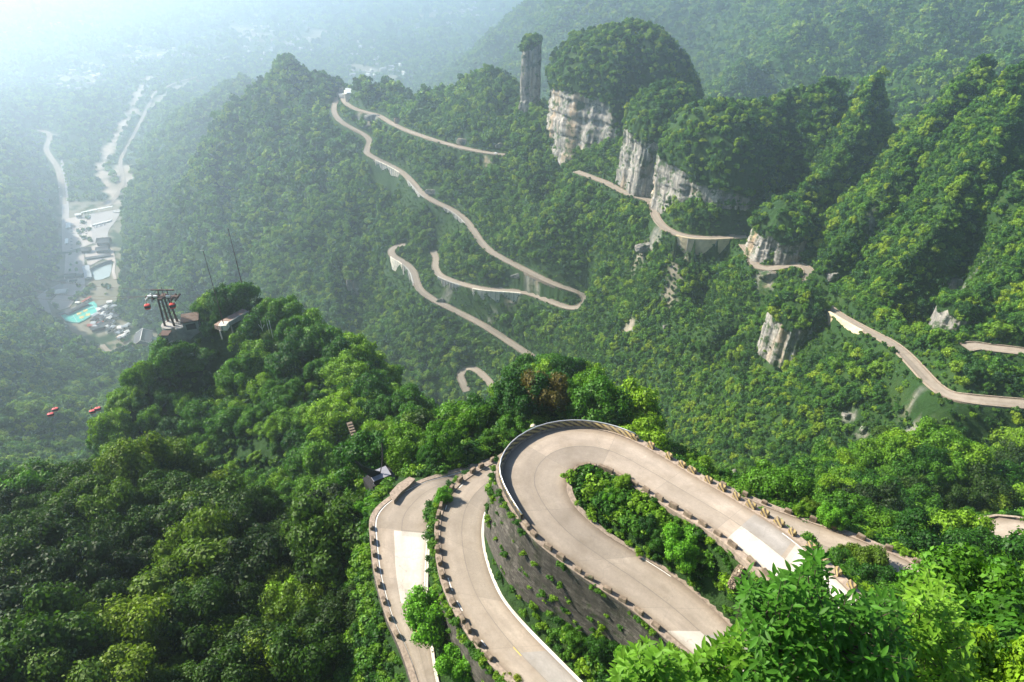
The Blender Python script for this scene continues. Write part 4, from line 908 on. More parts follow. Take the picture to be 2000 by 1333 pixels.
for sx in (-5.3, -2.9, 4.4, 5.9):
    m = MB()
    m.box((sx, 0, 11.9), (.3, 5.2, .35))
    for k in range(-2, 3): m.tube([(sx - .22, k * 1.0, 12.3), (sx + .22, k * 1.0, 12.3)], .38, 10)
    m.build('sheave', M_steel if sx < -5 else M_rust, tw)
for sx in (-4.2, -2.0, 3.0): MB().box((sx, -1.0, 13.1), (1.5, .9, .7)).build('work_platform', M_steel, tw)
EXCL.append((T[0], T[1], 5))
# machine house beside the tower
mh = Wd(360, 626, 268); h_ = empty('machine_house', mh, .35); setp(h_, 'brown roofed concrete machine house right of the cable car tower', 'building')
MB().box((2, 1, -5), (5.6, 6, 10)).box((-2.4, 0, -6.5), (3, 4.5, 9)).build('wall', M_grey, h_); MB().box((2, 1, .25), (6.6, 7, .4)).build('roof', plain('brown_roof', (.11, .08, .065), .9, .3, .6), h_)
MB().box((2, -2.1, -2.2), (3.5, .25, 2.4)).build('window', plain('opening', (.02, .02, .02)), h_); EXCL.append((mh[0] + 2, mh[1], 4))
bw = Wd(325, 658, 262); bb = empty('hut', bw); setp(bb, 'small dark box hut on the ledge below the cable car tower', 'hut'); MB().box((0, 0, 0), (3, 3, 3)).build('wall', M_grey, bb); MB().box((0, 0, 1.6), (3.6, 3.6, .3)).build('roof', M_rust, bb); EXCL.append((bw[0], bw[1], 3))
M_gred = plain('gondola_red', (.50, .045, .03), .35, .05, 2); M_glassd = plain('dark_window_glass', (.02, .02, .025), .12, .1, 2)
def gondola(p, lab, rz=0, grp='cable car cabins', arm=2.6, roofc=None):
    g = empty('gondola', p, rz); setp(g, lab, 'gondola', grp)
    m = MB(); n = 16; V = []; F_ = []
    prof = [(-1.15, .55), (-1.0, .95), (-.4, 1.28)]
    def ringmesh(prof, mat, nm):
        V = []; F_ = []
        for z, r_ in prof:
            for k in range(n):
                a = 2 * pi * k / n; sx = abs(math.cos(a)) ** .6 * np.sign(math.cos(a)); sy = abs(math.sin(a)) ** .6 * np.sign(math.sin(a)); V.append((sx * r_, sy * r_ * .92, z))
        for i in range(len(prof) - 1):
            for k in range(n): F_.append((i * n + k, i * n + (k + 1) % n, (i + 1) * n + (k + 1) % n, (i + 1) * n + k))
        F_.append(tuple(range(n))[::-1]); F_.append(tuple(range((len(prof) - 1) * n, len(prof) * n)))
        MB().add(V, F_).build(nm, mat, g)
    ringmesh([(-1.2, .6), (-1.0, 1.0), (-.35, 1.25)], M_gred, 'body'); ringmesh([(-.345, 1.22), (.35, 1.22), (.6, 1.1)], M_glassd, 'window'); ringmesh([(.605, 1.13), (.85, .95), (1.0, .5)], roofc or M_gred, 'roof')
    MB().tube([(0, 0, .95), (0, 0, 1.0 + arm * .5), (.35, 0, 1.0 + arm)], .09, 6).build('hanger', M_rust, g); MB().box((.35, 0, 1.0 + arm), (.3, 1.0, .35)).build('grip', M_rust, g); return g
gA = Wd(288, 599, 278); gondola(gA, 'red round cable car cabin hanging left of the steel tower', .3); gB = Wd(337, 597, 262); gondola(gB, 'red round cable car cabin hanging just right of the steel tower', .3, arm=2.2)
M_gpink = plain('pink_red_roof', (.62, .10, .10), .5, .05, 2)
for (px, py, lab) in ((108, 800, 'upper pink-red cabin of the left pair over the dark slope'), (99, 810, 'lower pink-red cabin of the left pair over the dark slope'), (191, 799, 'right pink-red cabin of the pair beside the hill edge'), (181, 804, 'left pink-red cabin of the pair beside the hill edge')):
    g = gondola(Wd(px, py, 330), lab, .35, 'pink-red cable car cabins below'); g.scale = (1.25, .85, .8)
    for ch in g.children:
        if ch.name.startswith('roof') or ch.name.startswith('body'): ch.data.materials.clear(); ch.data.materials.append(M_gpink)
def cable(a, b_, sag, r_, lab):
    P = [a + (b_ - a) * t - np.array([0, 0, sag * 4 * t * (1 - t)]) for t in np.linspace(0, 1, 40)]; o = MB().tube(P, r_, 5).build('cable', M_rust); setp(o, lab, 'cable', 'cable car cables')
hd = lambda x: T + np.array([x, 0, 12.6])
cable(hd(-5.3), Wd(-60, 549, 760), 10, .055, 'lowest dark cable running left from the steel tower'); cable(hd(-2.9), Wd(-60, 531, 800), 10, .055, 'middle dark cable running left from the steel tower')
cable(T + np.array([-3, 0, 15.4]), Wd(-60, 486, 980), 14, .055, 'topmost cable running left from the steel tower')
for x in (-5.3, 4.4): cable(hd(x), Wd(430, 640, 262) + np.array([0, 0, -3]), 1, .05, 'short cable from the steel tower into the hilltop trees')
cable(Wd(-40, 806, 330), Wd(330, 792, 330), 2, .02, 'thin cable carrying the pink-red cabins over the dark slope')
# masts and hilltop platform
def vtop(b, py):
    lo, hi = 0, 90
    for _ in range(30):
        m_ = (lo + hi) / 2; y = proj(b + np.array([0, 0, m_]))[1]
        if y > py: lo = m_
        else: hi = m_
    return lo
b1 = Wd(437, 634, 258); hh = vtop(b1, 490); ms = empty('mast', b1); setp(ms, 'thin mast rising from the brown platform, left of the taller one', 'mast', 'thin hilltop masts')
MB().tube([(0, 0, -1), (0, 0, hh * .5)], .17, 6).tube([(0, 0, hh * .5), (0, 0, hh)], .11, 6).build('pole', M_rust, ms); MB().box((-.5, 0, hh), (1.5, .12, .12)).build('finial', M_steel, ms)
MB().box((0, 0, -.7), (3, 3, 2.2)).build('footing', M_conwall, ms)
b2 = Wd(484, 600, 280); hh = vtop(b2, 446); ms = empty('mast', b2); setp(ms, 'taller thin mast behind the hilltop trees, right of the other', 'mast', 'thin hilltop masts')
MB().tube([(0, 0, -2), (0, 0, hh * .6)], .19, 6).tube([(0, 0, hh * .6), (0, 0, hh)], .12, 6).build('pole', M_rust, ms); MB().box((0, 0, hh), (.6, .1, .1)).build('finial', M_steel, ms)
pb = Wd(452, 621, 262); pf = empty('viewing_platform', pb, 1.02); setp(pf, 'long brown stone platform at the top of the left hill', 'platform')
MB().box((0, 0, -.9), (13.5, 3.6, 1.8)).build('slab', plain('red_stone', (.24, .165, .13), .9, .25, 1.2), pf); MB().box((0, -2.0, -.55), (13.5, .35, 1.8)).build('low_wall', M_grey, pf)
for k in (-7, -2, 3): MB().box((k, -1.5, -3.4), (.4, .4, 4)).build('pier', M_grey, pf)
EXCL += [(pb[0] + t * .5, pb[1] + t * .85, 3.5) for t in (-9, -5, 0, 4, 8)]
ab = Wd(527, 634, 250); an = empty('antenna', ab); setp(an, 'small white and red antenna pole among hilltop trees', 'antenna'); MB().tube([(0, 0, -6), (0, 0, 1.6)], .09, 6).build('pole', M_white, an); MB().tube([(-.9, 0, -4), (-.9, 0, 3.6)], .09, 6).build('rod', M_steel, an)
MB().tube([(-4.2, 0, 0), (-3.2, 0, -2.2), (-2.0, 0, 0)], .09, 6).tube([(-3.2, 0, 1.5), (-3.2, 0, -3)], .09, 6).build('bracket', M_steel, an)

# ------------------------------------------------------------------ valley village
def vz(px, py, dz=0): p = Wz(px, py, VZ); p[2] += dz; return p
def sheet(name, pts, mat, dz, th=.3):
    q = [vz(a, b_) for a, b_ in pts]; m = MB(); m.poly([(p[0], p[1]) for p in q], VZ - .9, VZ + dz); return setp(m.build(name, mat), kind='structure')
M_plaza = plain('pale_paving', (.42, .37, .34), .9, .12, .02); M_lot = plain('car_park_concrete', (.33, .31, .30), .9, .1, .02)
sheet('road', [(118,300),(121,398),(121,492),(137,492),(134,398),(130,350),(128,330)], M_lot, .22)
sheet('parking_lot', [(178,418),(238,408),(228,430),(212,450),(209,470),(196,478),(180,476)], M_lot, .3)
sheet('plaza', [(130,428),(180,418),(181,476),(165,482),(122,492),(121,440)], M_plaza, .26)
sheet('plaza', [(128,496),(164,490),(166,560),(136,600),(116,606),(98,592),(124,560)], M_plaza, .28)
sheet('road', [(72,580),(92,566),(122,552),(128,560),(100,583),(92,588),(104,622),(98,625)], M_lot, .25)
sheet('plaza', [(164,488),(200,474),(222,490),(226,512),(200,506),(172,522)], M_plaza, .31)
sheet('path', [(222,512),(226,512),(224,530),(228,545),(222,546),(218,530)], M_plaza, .33)
wt, nt, b = newmat('green_grey_water'); b.inputs['Base Color'].default_value = (.30, .36, .36, 1); b.inputs['Roughness'].default_value = .35
sheet('pond', [(177,531),(185,526),(200,521),(218,517),(217,530),(214,540),(200,546),(186,548)], wt, .15)
# road beside the river works going up the valley
for c_, w_ in ((crl([(65,255,VZ),(84,256,VZ),(98,262,VZ),(96,275,VZ),(88,290,VZ),(98,307,VZ),(112,325,VZ),(119,350,VZ),(123,400,VZ)]), 17), (crl([(209,404,VZ),(225,388,VZ),(241,362,VZ),(240,345,VZ),(233,315,VZ),(246,292,VZ),(262,262,VZ),(278,232,VZ),(290,205,VZ),(308,180,VZ),(340,162,VZ),(395,148,VZ)]), 12),
               (crl([(162,672,VZ),(168,682,VZ),(178,698,VZ),(187,716,VZ)]), 8), (crl([(200,674,VZ),(212,688,VZ),(226,694,VZ),(240,690,VZ),(246,680,VZ)]), 8)):
    q = dens(c_, 12); t = np.gradient(q, axis=0); t /= np.linalg.norm(t, axis=1)[:, None]; nn = np.stack([-t[:, 1], t[:, 0], t[:, 2] * 0], 1)
    q[:, 2] = np.maximum(HT(q[:, 0], q[:, 1]), VZ - .5) + .9; E0, E1 = q + nn * w_ / 2, q - nn * w_ / 2
    E0[:, 2] = np.maximum(E0[:, 2], HT(E0[:, 0], E0[:, 1]) + .4); E1[:, 2] = np.maximum(E1[:, 2], HT(E1[:, 0], E1[:, 1]) + .4)
    ribbon('road', E0, E1, M_concfar, 3, 0, 10)
    for k in range(0, len(q), 1): EXCL.append((q[k, 0], q[k, 1], w_ * .5 + 3))
def vang(a, b_): p, q = vz(*a), vz(*b_); return math.atan2(q[1] - p[1], q[0] - p[0])
M_dkroof = plain('dark_tiled_roof', (.085, .085, .095), .8, .2, .2); M_whroof = plain('white_roof', (.80, .78, .76), .6, .06, .2); M_rdroof = plain('red_roof', (.38, .10, .07), .8, .15, .2); M_timber = plain('dark_timber_wall', (.14, .09, .075), .8, .2, .5)
M_whwall = plain('white_wall', (.68, .64, .60), .9, .12, .3); M_win = plain('house_window', (.06, .07, .08), .3)
def gable(L, W, z0, h, ov=1.2, flare=.0):
    m = MB(); x = L / 2 + ov; y = W / 2 + ov; ns = 6; V = []; F_ = []
    for i in range(ns + 1):
        t = i / ns; yy = y * (1 - t); zz = z0 + h * (t + flare * (t * t - t)); lift = flare * .6 * (1 - t)
        V += [(-x, -yy, zz + lift), (0, -yy, zz), (x, -yy, zz + lift), (-x, yy, zz + lift), (0, yy, zz), (x, yy, zz + lift)]
    for i in range(ns):
        a, b_ = i * 6, i * 6 + 6
        F_ += [(a, a + 1, b_ + 1, b_), (a + 1, a + 2, b_ + 2, b_ + 1), (a + 3, b_ + 3, b_ + 4, a + 4), (a + 4, b_ + 4, b_ + 5, a + 5)]
    k = ns * 6; F_ += [(0, k, 3), (2, 5, k + 2), (0, 3, 4, 1), (1, 4, 5, 2)]
    return m.add(V, F_)
def house(px, py, L, W, H, rz, roofm, wallm, lab, cat='building', grp=None, rh=None, name='house', windows=4, flare=0.0, ridge=False, z=None):
    p = vz(px, py) if z is None else hit(px, py); h = empty(name, p, rz); setp(h, lab, cat, grp)
    MB().box((0, 0, H / 2 - 1), (L, W, H + 2)).build('wall', wallm, h); r_ = gable(L, W, H, rh or W * .28, 1.0 + L * .03, flare).build('roof', roofm, h)
    for k in range(windows):
        for sg in (-1, 1): MB().box((-L / 2 + L * (k + .5) / windows, sg * (W / 2 + .04), H * .55), (L / windows * .5, .12, H * .35)).build('window', M_win, h)
    if ridge:
        rr_ = rh or W * .28; MB().box((0, 0, H + rr_ + .2), (L + 2, .9, .9)).build('ridge', M_whroof, r_)
        for sx in (-1, 1):
            for sy in (-1, 1): MB().tube([(sx * (L / 2 + 1), 0, H + rr_), (sx * (L / 2 + 1.3), sy * (W / 2 + 1.2), H + .4)], .35, 5).build('gable_ridge', M_whroof, r_)
    EXCL.append((p[0], p[1], max(L, W) * .55)); return h
A0 = vang((134, 428), (131, 480))
house(134, 443, 30, 7, 4, A0, M_whroof, M_whwall, 'long white-roofed shed beside the valley road, nearer the canopy', rh=1.0)
house(131, 474, 26, 4, 4, A0, M_whroof, M_whwall, 'narrow white-roofed shed beside the valley road, nearer the plaza', rh=.7)
house(155, 425, 12, 9, 9, .3, M_whroof, M_whwall, 'white gatehouse at the left end of the long canopy', rh=2.5)
cv = vz(191, 414); cn = empty('canopy', cv, vang((165, 420), (215, 410))); setp(cn, 'long white canopy across the top of the valley car park', 'canopy'); MB().box((0, 0, 7), (76, 5, 1)).build('roof', M_whroof, cn)
for k in range(-4, 5): MB().box((k * 8.4, 0, 3), (1, 1, 7)).build('column', M_whwall, cn)
house(205, 477, 26, 22, 9, .15, M_dkroof, M_timber, 'dark-roofed hall beside the valley car park', rh=8, flare=.5)
house(203, 492, 26, 15, 8, .15, M_dkroof, M_timber, 'lower dark-roofed hall between the car park hall and the pond', rh=5, flare=.5)
house(170, 492, 17, 15, 7, .1, M_dkroof, M_timber, 'dark square hall left of the car park hall', rh=5, flare=.5)
house(193, 504, 50, 7, 4, .38, M_dkroof, M_timber, 'long grey gallery roof above the pond dam', rh=1.5)
house(139, 543, 20, 9, 7, .15, M_dkroof, M_timber, 'dark gate hall at the bottom of the paved square', rh=4, flare=.6)
house(157, 542, 13, 8, 6, .15, M_dkroof, M_timber, 'small dark hall right of the gate hall', rh=3.5, flare=.6)
house(126, 553, 12, 9, 5, .2, M_dkroof, M_timber, 'small dark pavilion left of the gate hall', rh=3, flare=.6); house(145, 553, 12, 7, 5, .2, M_dkroof, M_whwall, 'small dark-roofed kiosk below the gate hall', rh=3)
house(171, 535, 60, 9, 5, vang((167, 515), (175, 550)), M_roofg, M_whwall, 'long grey market roof left of the pond', rh=2)
tp = vz(122, 573); te = empty('tent', tp, .15); setp(te, 'bright white tent roof in the middle of the valley square', 'tent'); gable(20, 17, 5, 4, 1).build('roof', M_white, te); MB().box((0, 0, 2), (18, 15, 6)).build('wall', M_whwall, te)
dm = MB(); dp = [vz(*q) for q in ((175,533),(184,526),(195,521),(208,516),(220,513))]; dp = smooth([tuple(p) for p in dp], 2)
for a, b_ in zip(dp[:-1], dp[1:]): dm.add([a + [0, 0, -.5], b_ + [0, 0, -.5], b_ + [0, 0, 6], a + [0, 0, 6], a + [0, 5, 6], b_ + [0, 5, 6]], [(0, 1, 2, 3), (3, 2, 5, 4)])
setp(dm.build('dam_wall', M_dkroof), 'dark curved dam wall along the top of the pond', 'dam')
# turquoise show ground
M_turq = plain('turquoise_floor', (.055, .40, .34), .6, .06, .05); M_pan = plain('ochre_panel', (.50, .40, .12), .6, .1, .2)
SG = [(119,617),(128,628),(142,631),(155,631.5),(168,625),(190,610),(190,597),(184,590),(172,592),(150,604),(137,612)]
c0 = vz(155, 612); sgr = empty('show_ground', c0); setp(sgr, 'turquoise open-air show ground with ochre panels and white lines', 'stage')
m = MB(); m.poly([tuple((vz(*q) - c0)[:2]) for q in SG], -1, 1.0); m.build('floor', M_turq, sgr)
for a, b_ in ((( 137,624),(187,601)), ((150,614),(163,628)), ((172,601),(184,604)), ((163,607),(176,620)), ((143,617),(151,630)), ((180,594),(186,603)), ((119,617),(128,628)), ((128,628),(155,631.5)), ((155,631.5),(190,610)), ((190,610),(190,597))):
    p, q = vz(*a) - c0, vz(*b_) - c0; p[2] = q[2] = 1.15; MB().tube([p, q], .32, 4).build('white_line', M_white, sgr)
for q in ((155,614),(167,608),(160,621),(172,616)): w_ = vz(*q) - c0; MB().box((w_[0], w_[1], 1.15), (8, 10, .3), .4).build('panel', M_pan, sgr)
house(152, 606, 46, 6, 6, vang((137, 613), (172, 596)), M_dkroof, M_timber, 'long dark stage building behind the turquoise show ground', rh=2); house(126, 613, 24, 6, 5, vang((118, 616), (137, 610)), M_dkroof, M_timber, 'dark low gallery at the left corner of the show ground', rh=2)
house(170, 588, 22, 3, 4, vang((162, 592), (178, 582)), M_rdroof, M_whwall, 'small reddish shed above the show ground', rh=1); house(152, 593, 6, 5, 3, .2, M_white, M_whwall, 'tiny white kiosk above the stage building', rh=1)
# temple-like hall
At = vang((288, 668), (282, 700))
house(283, 672, 42, 27, 13, At, M_dkroof, M_timber, 'large dark temple-like hall with white ridge lines low in the gorge', name='temple_hall', rh=9, flare=.5, ridge=True)
house(259, 699, 20, 16, 9, At, M_dkroof, M_timber, 'smaller dark tiled hall left of the temple-like hall', name='temple_hall', rh=5, flare=.5, ridge=True)
house(263, 713, 24, 10, 7, .2, M_rdroof, M_timber, 'red-roofed low house below the temple-like hall', rh=2); house(288, 697, 20, 9, 14, .2, M_dkroof, M_win, 'tall dark fronted wing under the temple-like hall', rh=2)
sheet('plaza', [(231,675),(254,675),(258,712),(238,715),(228,704),(216,700),(218,692),(228,697),(244,692),(249,682)], plain('bright_paving', (.72, .66, .62), .8, .08, .05), .4)
rnd = random.Random(4)
for k in range(52):
    u = k / 33; px, py = (197 + rnd.uniform(-14, 34) , 602 + rnd.uniform(0, 38)) if k < 26 or k > 36 else (222 + rnd.uniform(-8, 30), 645 + rnd.uniform(-4, 20))
    if px < 192 and py < 616: px += 14
    house(px, py, rnd.uniform(7, 12), rnd.uniform(6, 8), rnd.uniform(4, 8), rnd.uniform(0, 1.5), rnd.choice([M_dkroof, M_roofg, M_whroof, M_pink, M_dkroof]), M_whwall, 'small village house in the crowded cluster right of the show ground' if k < 26 or k > 36 else 'small village house scattered above the bright paved yard', 'house', 'village houses beside the show ground' if k < 26 or k > 36 else 'village houses above the bright yard', name='village_house', windows=1)
house(188, 637, 26, 8, 5, .45, M_rdroof, M_whwall, 'red-roofed stall row below the turquoise show ground', rh=2); house(199, 643, 34, 6, 6, .55, M_dkroof, M_timber, 'long dark roof at the lower edge of the village houses', rh=2)
for i, (px, py, lab) in enumerate(((82,655,'lone white house in trees left of the show ground'), (216,594,'bright white hut above the village houses'), (300,666,'tiny white hut at the corner of the temple-like hall roof'))): house(px, py, 9, 7, 6, .2, M_whroof, M_whwall, lab, 'house', rh=2, name='village_house', windows=1, z=1 if i == 0 else None)
def carmesh(nm, L, W, H, mat):
    m = MB(); m.box((0, 0, H * .38), (L, W, H * .55)).box((-L * .05, 0, H * .80), (L * (.62 if L < 7 else .95), W * .9, H * .36), 0, .86)
    me = bpy.data.meshes.new(nm); me.from_pydata(m.V, [], m.F); me.materials.append(mat); return me
CW = carmesh('parked_car', 4.6, 1.9, 1.6, M_whroof); CK = carmesh('parked_car', 4.6, 1.9, 1.6, plain('dark_car_paint', (.06, .07, .09), .4, .1)); CB = carmesh('parked_bus', 10.5, 2.6, 3.2, M_whroof)
def cars(a, b_, n, rz, meshes, lab, grp, nm='parked_car', cat='car'):
    for k in range(n):
        t = k / max(1, n - 1); p = vz(a[0] + (b_[0] - a[0]) * t, a[1] + (b_[1] - a[1]) * t, .32); o = bpy.data.objects.new(nm, rnd.choice(meshes)); C.objects.link(o); o.location = tuple(p + [rnd.uniform(-.4, .4), rnd.uniform(-.4, .4), 0]); o.rotation_euler = (0, 0, rz + rnd.uniform(-.06, .06)); setp(o, lab, cat, grp)
cars((184, 441), (216, 433), 11, 1.45, [CB, CB], 'white bus in the line parked across the valley car park', 'buses in the valley car park', 'parked_bus', 'bus')
cars((186, 445), (205, 440), 6, 1.45, [CW, CK], 'car parked just below the line of white buses', 'cars below the bus line')
cars((157, 428), (158, 462), 9, .1, [CW, CK, CW], 'car in the left row beside the planted strip', 'cars left of the planted strip')
cars((168, 430), (169, 462), 8, .1, [CW, CK, CW], 'car in the right row beside the planted strip', 'cars right of the planted strip')
cars((140, 440), (140, 486), 8, .1, [CK, CW], 'car parked beside the white-roofed sheds', 'cars beside the white sheds')
cars((224, 415), (232, 416), 3, .4, [CB], 'white bus at the top right corner of the car park', 'buses at the car park corner', 'parked_bus', 'bus')
q_ = FAR[1][0][-4]; o = bpy.data.objects.new('parked_car', CW); C.objects.link(o); o.location = (q_[0], q_[1], q_[2] + .25); o.rotation_euler = (0, 0, -.5); setp(o, 'lone white car near the end of the far ridge road', 'car')
cars((116, 367), (119, 385), 2, 1.5, [CW], 'white car driving on the valley road', 'cars on the valley road')
# distant town in the haze
M_far = plain('distant_white_house', (.50, .47, .44), .8, .1, .05); me_f = []
for k in range(3):
    m = MB(); m.box((0, 0, 5), (16 + 6 * k, 11, 13)); m.add(*(lambda g_: (g_.V, g_.F))(gable(16 + 6 * k, 11, 11.5, 3, 1))); q = bpy.data.meshes.new('distant_house'); q.from_pydata(m.V, [], m.F); q.materials.append(M_far); me_f.append(q)
for (x0, x1, y0, y1, n_, lab) in ((130,210,130,168,26,'pale hazy house of the village left of the river works'),(240,335,95,122,26,'pale hazy house of the settlement above the river works'),(430,640,45,108,60,'pale hazy house of the distant town above the left peak'),
                                 (720,790,130,152,16,'pale hazy house in the valley behind the ridge woods'),(820,960,18,50,34,'pale hazy house of the distant town at the top middle'),(30,160,40,80,20,'pale hazy house at the top left of the valley'),(690,740,85,120,8,'pale hazy house on the slope beyond the station')):
    for k in range(n_):
        px = rnd.gauss((x0 + x1) / 2, (x1 - x0) / 3); py = rnd.gauss((y0 + y1) / 2, (y1 - y0) / 3) + (px - (x0 + x1) / 2) * -.12; p = hit(px, py); o = bpy.data.objects.new('distant_house', rnd.choice(me_f)); C.objects.link(o); o.location = tuple(p); o.rotation_euler = (0, 0, rnd.uniform(0, 3)); s_ = rnd.uniform(.6, 1.15); o.scale = (s_, s_, s_ * rnd.uniform(.7, 1.3)); setp(o, lab, 'house', lab.replace('pale hazy house', 'pale hazy houses'))
        EXCL.append((p[0], p[1], 22))

# ------------------------------------------------------------------ foliage
def crown_mesh(name, seed, mat, nl=11, ncards=900, card=.12, core=True, squash=.85, lo=.22, flat=0.0):
    g = np.random.default_rng(seed); c = []; r = []
    for k in range(nl):
        a = g.uniform(0, 2 * pi); h = g.uniform(-.5, 1.0); rad = math.sqrt(max(0, 1 - (h * .8) ** 2)) * g.uniform(.3, .85) * (1 + .25 * math.sin(a * 2 + seed)); c.append((rad * math.cos(a), rad * math.sin(a), .95 + h * .68 * squash)); r.append(g.uniform(lo * .6, lo + .16))
    c.append((0, 0, .95)); r.append(.42); c = np.array(c); r = np.array(r)
    pr = r ** 2 / (r ** 2).sum(); L = g.choice(len(r), ncards * 3, p=pr); d = g.normal(size=(ncards * 3, 3)); d[:, 2] = d[:, 2] * .8 + .25; d /= np.linalg.norm(d, axis=1)[:, None]
    P = c[L] + d * (r[L] * (.74 + .42 * g.random(ncards * 3) + .35 * g.random(ncards * 3) ** 6))[:, None]
    ins = (np.linalg.norm(P[:, None] - c[None], axis=2) < r[None] * .78).any(1); P, d = P[~ins][:ncards], d[~ins][:ncards]; n = len(P)
    nrm = d + g.normal(size=(n, 3)) * .42; nrm /= np.linalg.norm(nrm, axis=1)[:, None]; t = np.cross(nrm, g.normal(size=(n, 3))); t /= np.linalg.norm(t, axis=1)[:, None]; b_ = np.cross(nrm, t)
    s = (card * g.uniform(.55, 1.35, n))[:, None]; V = np.stack([P - t * s, P - b_ * s * .62 + nrm * s * .12, P + t * s - nrm * s * .25, P + b_ * s * .62 + nrm * s * .12], 1).reshape(-1, 3)
    Fc = np.arange(n * 4).reshape(-1, 4); v = g.random(n)
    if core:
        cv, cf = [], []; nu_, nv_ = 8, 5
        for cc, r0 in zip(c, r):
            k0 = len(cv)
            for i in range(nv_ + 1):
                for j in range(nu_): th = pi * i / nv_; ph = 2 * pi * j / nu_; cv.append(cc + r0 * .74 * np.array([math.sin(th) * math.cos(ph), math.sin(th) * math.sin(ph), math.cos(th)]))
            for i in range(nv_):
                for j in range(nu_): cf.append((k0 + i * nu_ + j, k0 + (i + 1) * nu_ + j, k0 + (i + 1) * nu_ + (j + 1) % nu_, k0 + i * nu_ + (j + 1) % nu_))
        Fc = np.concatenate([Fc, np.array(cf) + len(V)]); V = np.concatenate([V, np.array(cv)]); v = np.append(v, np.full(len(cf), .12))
    return mesh_np(name, V, Fc, mat, None, [('v', 'FACE', v)])
protos = bpy.data.collections.new('tree_prototypes')
def proto(me):
    o = bpy.data.objects.new('p%03d' % len(protos.objects), me); protos.objects.link(o)
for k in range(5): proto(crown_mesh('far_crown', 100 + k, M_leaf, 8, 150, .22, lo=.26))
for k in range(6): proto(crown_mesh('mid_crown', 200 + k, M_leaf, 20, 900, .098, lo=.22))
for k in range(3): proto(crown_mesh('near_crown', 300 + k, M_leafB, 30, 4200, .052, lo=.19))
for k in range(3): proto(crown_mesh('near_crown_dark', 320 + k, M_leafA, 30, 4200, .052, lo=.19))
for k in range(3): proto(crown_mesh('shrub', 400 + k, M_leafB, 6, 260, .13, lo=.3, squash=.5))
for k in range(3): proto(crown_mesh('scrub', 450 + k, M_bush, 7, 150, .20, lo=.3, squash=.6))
PBUSH = (20, 23)
PFAR, PMID, PNEAR, PDARK, PSHR = (0, 5), (5, 11), (11, 14), (14, 17), (17, 20)

def visible(x, y, z, h):
    """height-field visibility from the viewpoint, generous"""
    return (z + h) / np.hypot(x, y) > samp(HOR, x, y) - .035
HOR = np.maximum.accumulate(GZ / GR, axis=0)
def grid(r0, r1, sp):
    a = np.arange(-r1, r1, sp); b_ = np.arange(0, r1, sp); X, Y = np.meshgrid(a, b_); X = X.ravel(); Y = Y.ravel()
    X = X + rng.uniform(-.48, .48, X.size) * sp; Y = Y + rng.uniform(-.48, .48, X.size) * sp; rad = np.hypot(X, Y)
    k = (rad >= r0) & (rad < r1) & (np.abs(np.arctan2(X, Y)) < R(62)); X, Y = X[k], Y[k]; Z = HT(X, Y); px, py, d = proj(np.stack([X, Y, Z], 1))
    mx = np.minimum(260, 40 + 12 * F / np.maximum(d, 1)); k = (d > 5) & (px > -mx) & (px < 2000 + mx) & (py > -60) & (py < 1333 + mx) & visible(X, Y, Z, 9)
    return X[k], Y[k], Z[k]
def excl(X, Y, R_, walls=True):
    k = np.ones(X.shape, bool); E = np.array(EXCL + (WEX if walls else []) + [(a, b_, c_ * .75) for a, b_, c_ in ROCKD])
    for i in range(0, len(X), 20000):
        dd = np.hypot(X[i:i + 20000, None] - E[None, :, 0], Y[i:i + 20000, None] - E[None, :, 1]); k[i:i + 20000] = (dd > E[None, :, 2] + np.asarray(R_)[i:i + 20000, None] * .45).all(1)
    return k
OPEN = []
for px, py, rad in ((1330,700,55),(1280,780,45),(1400,640,40),(1380,760,40),(1740,430,26),(1760,500,22),(1700,500,20),(1480,620,26),(1850,860,28),(1150,640,30),(1640,470,14),(1730,330,14),(1570,400,14),(1600,300,12),(960,600,16),(1300,560,18),(1110,440,16),(790,560,18)):
    p = hit(px, py); OPEN.append((p[0], p[1], rad))
def openness(X, Y):
    o = np.zeros(X.shape)
    for x, y, r_ in OPEN: o = np.maximum(o, 1 - sstep(.5, 1.2, np.hypot(X - x, Y - y) / r_ + fbm(X / 14, Y / 14, 51, 3) * .9))
    return o
PX, PR, PI_, PY_ = [], [], [], []     # positions, radius, prototype index, rotation
def put(X, Y, Z, R_, rng_i):
    n = len(X)
    PX.append(np.stack([X, Y, Z], 1)); PR.append(R_); PI_.append(rng.integers(rng_i[0], rng_i[1], n)); PY_.append(rng.uniform(0, 6.28, n))
cand = []
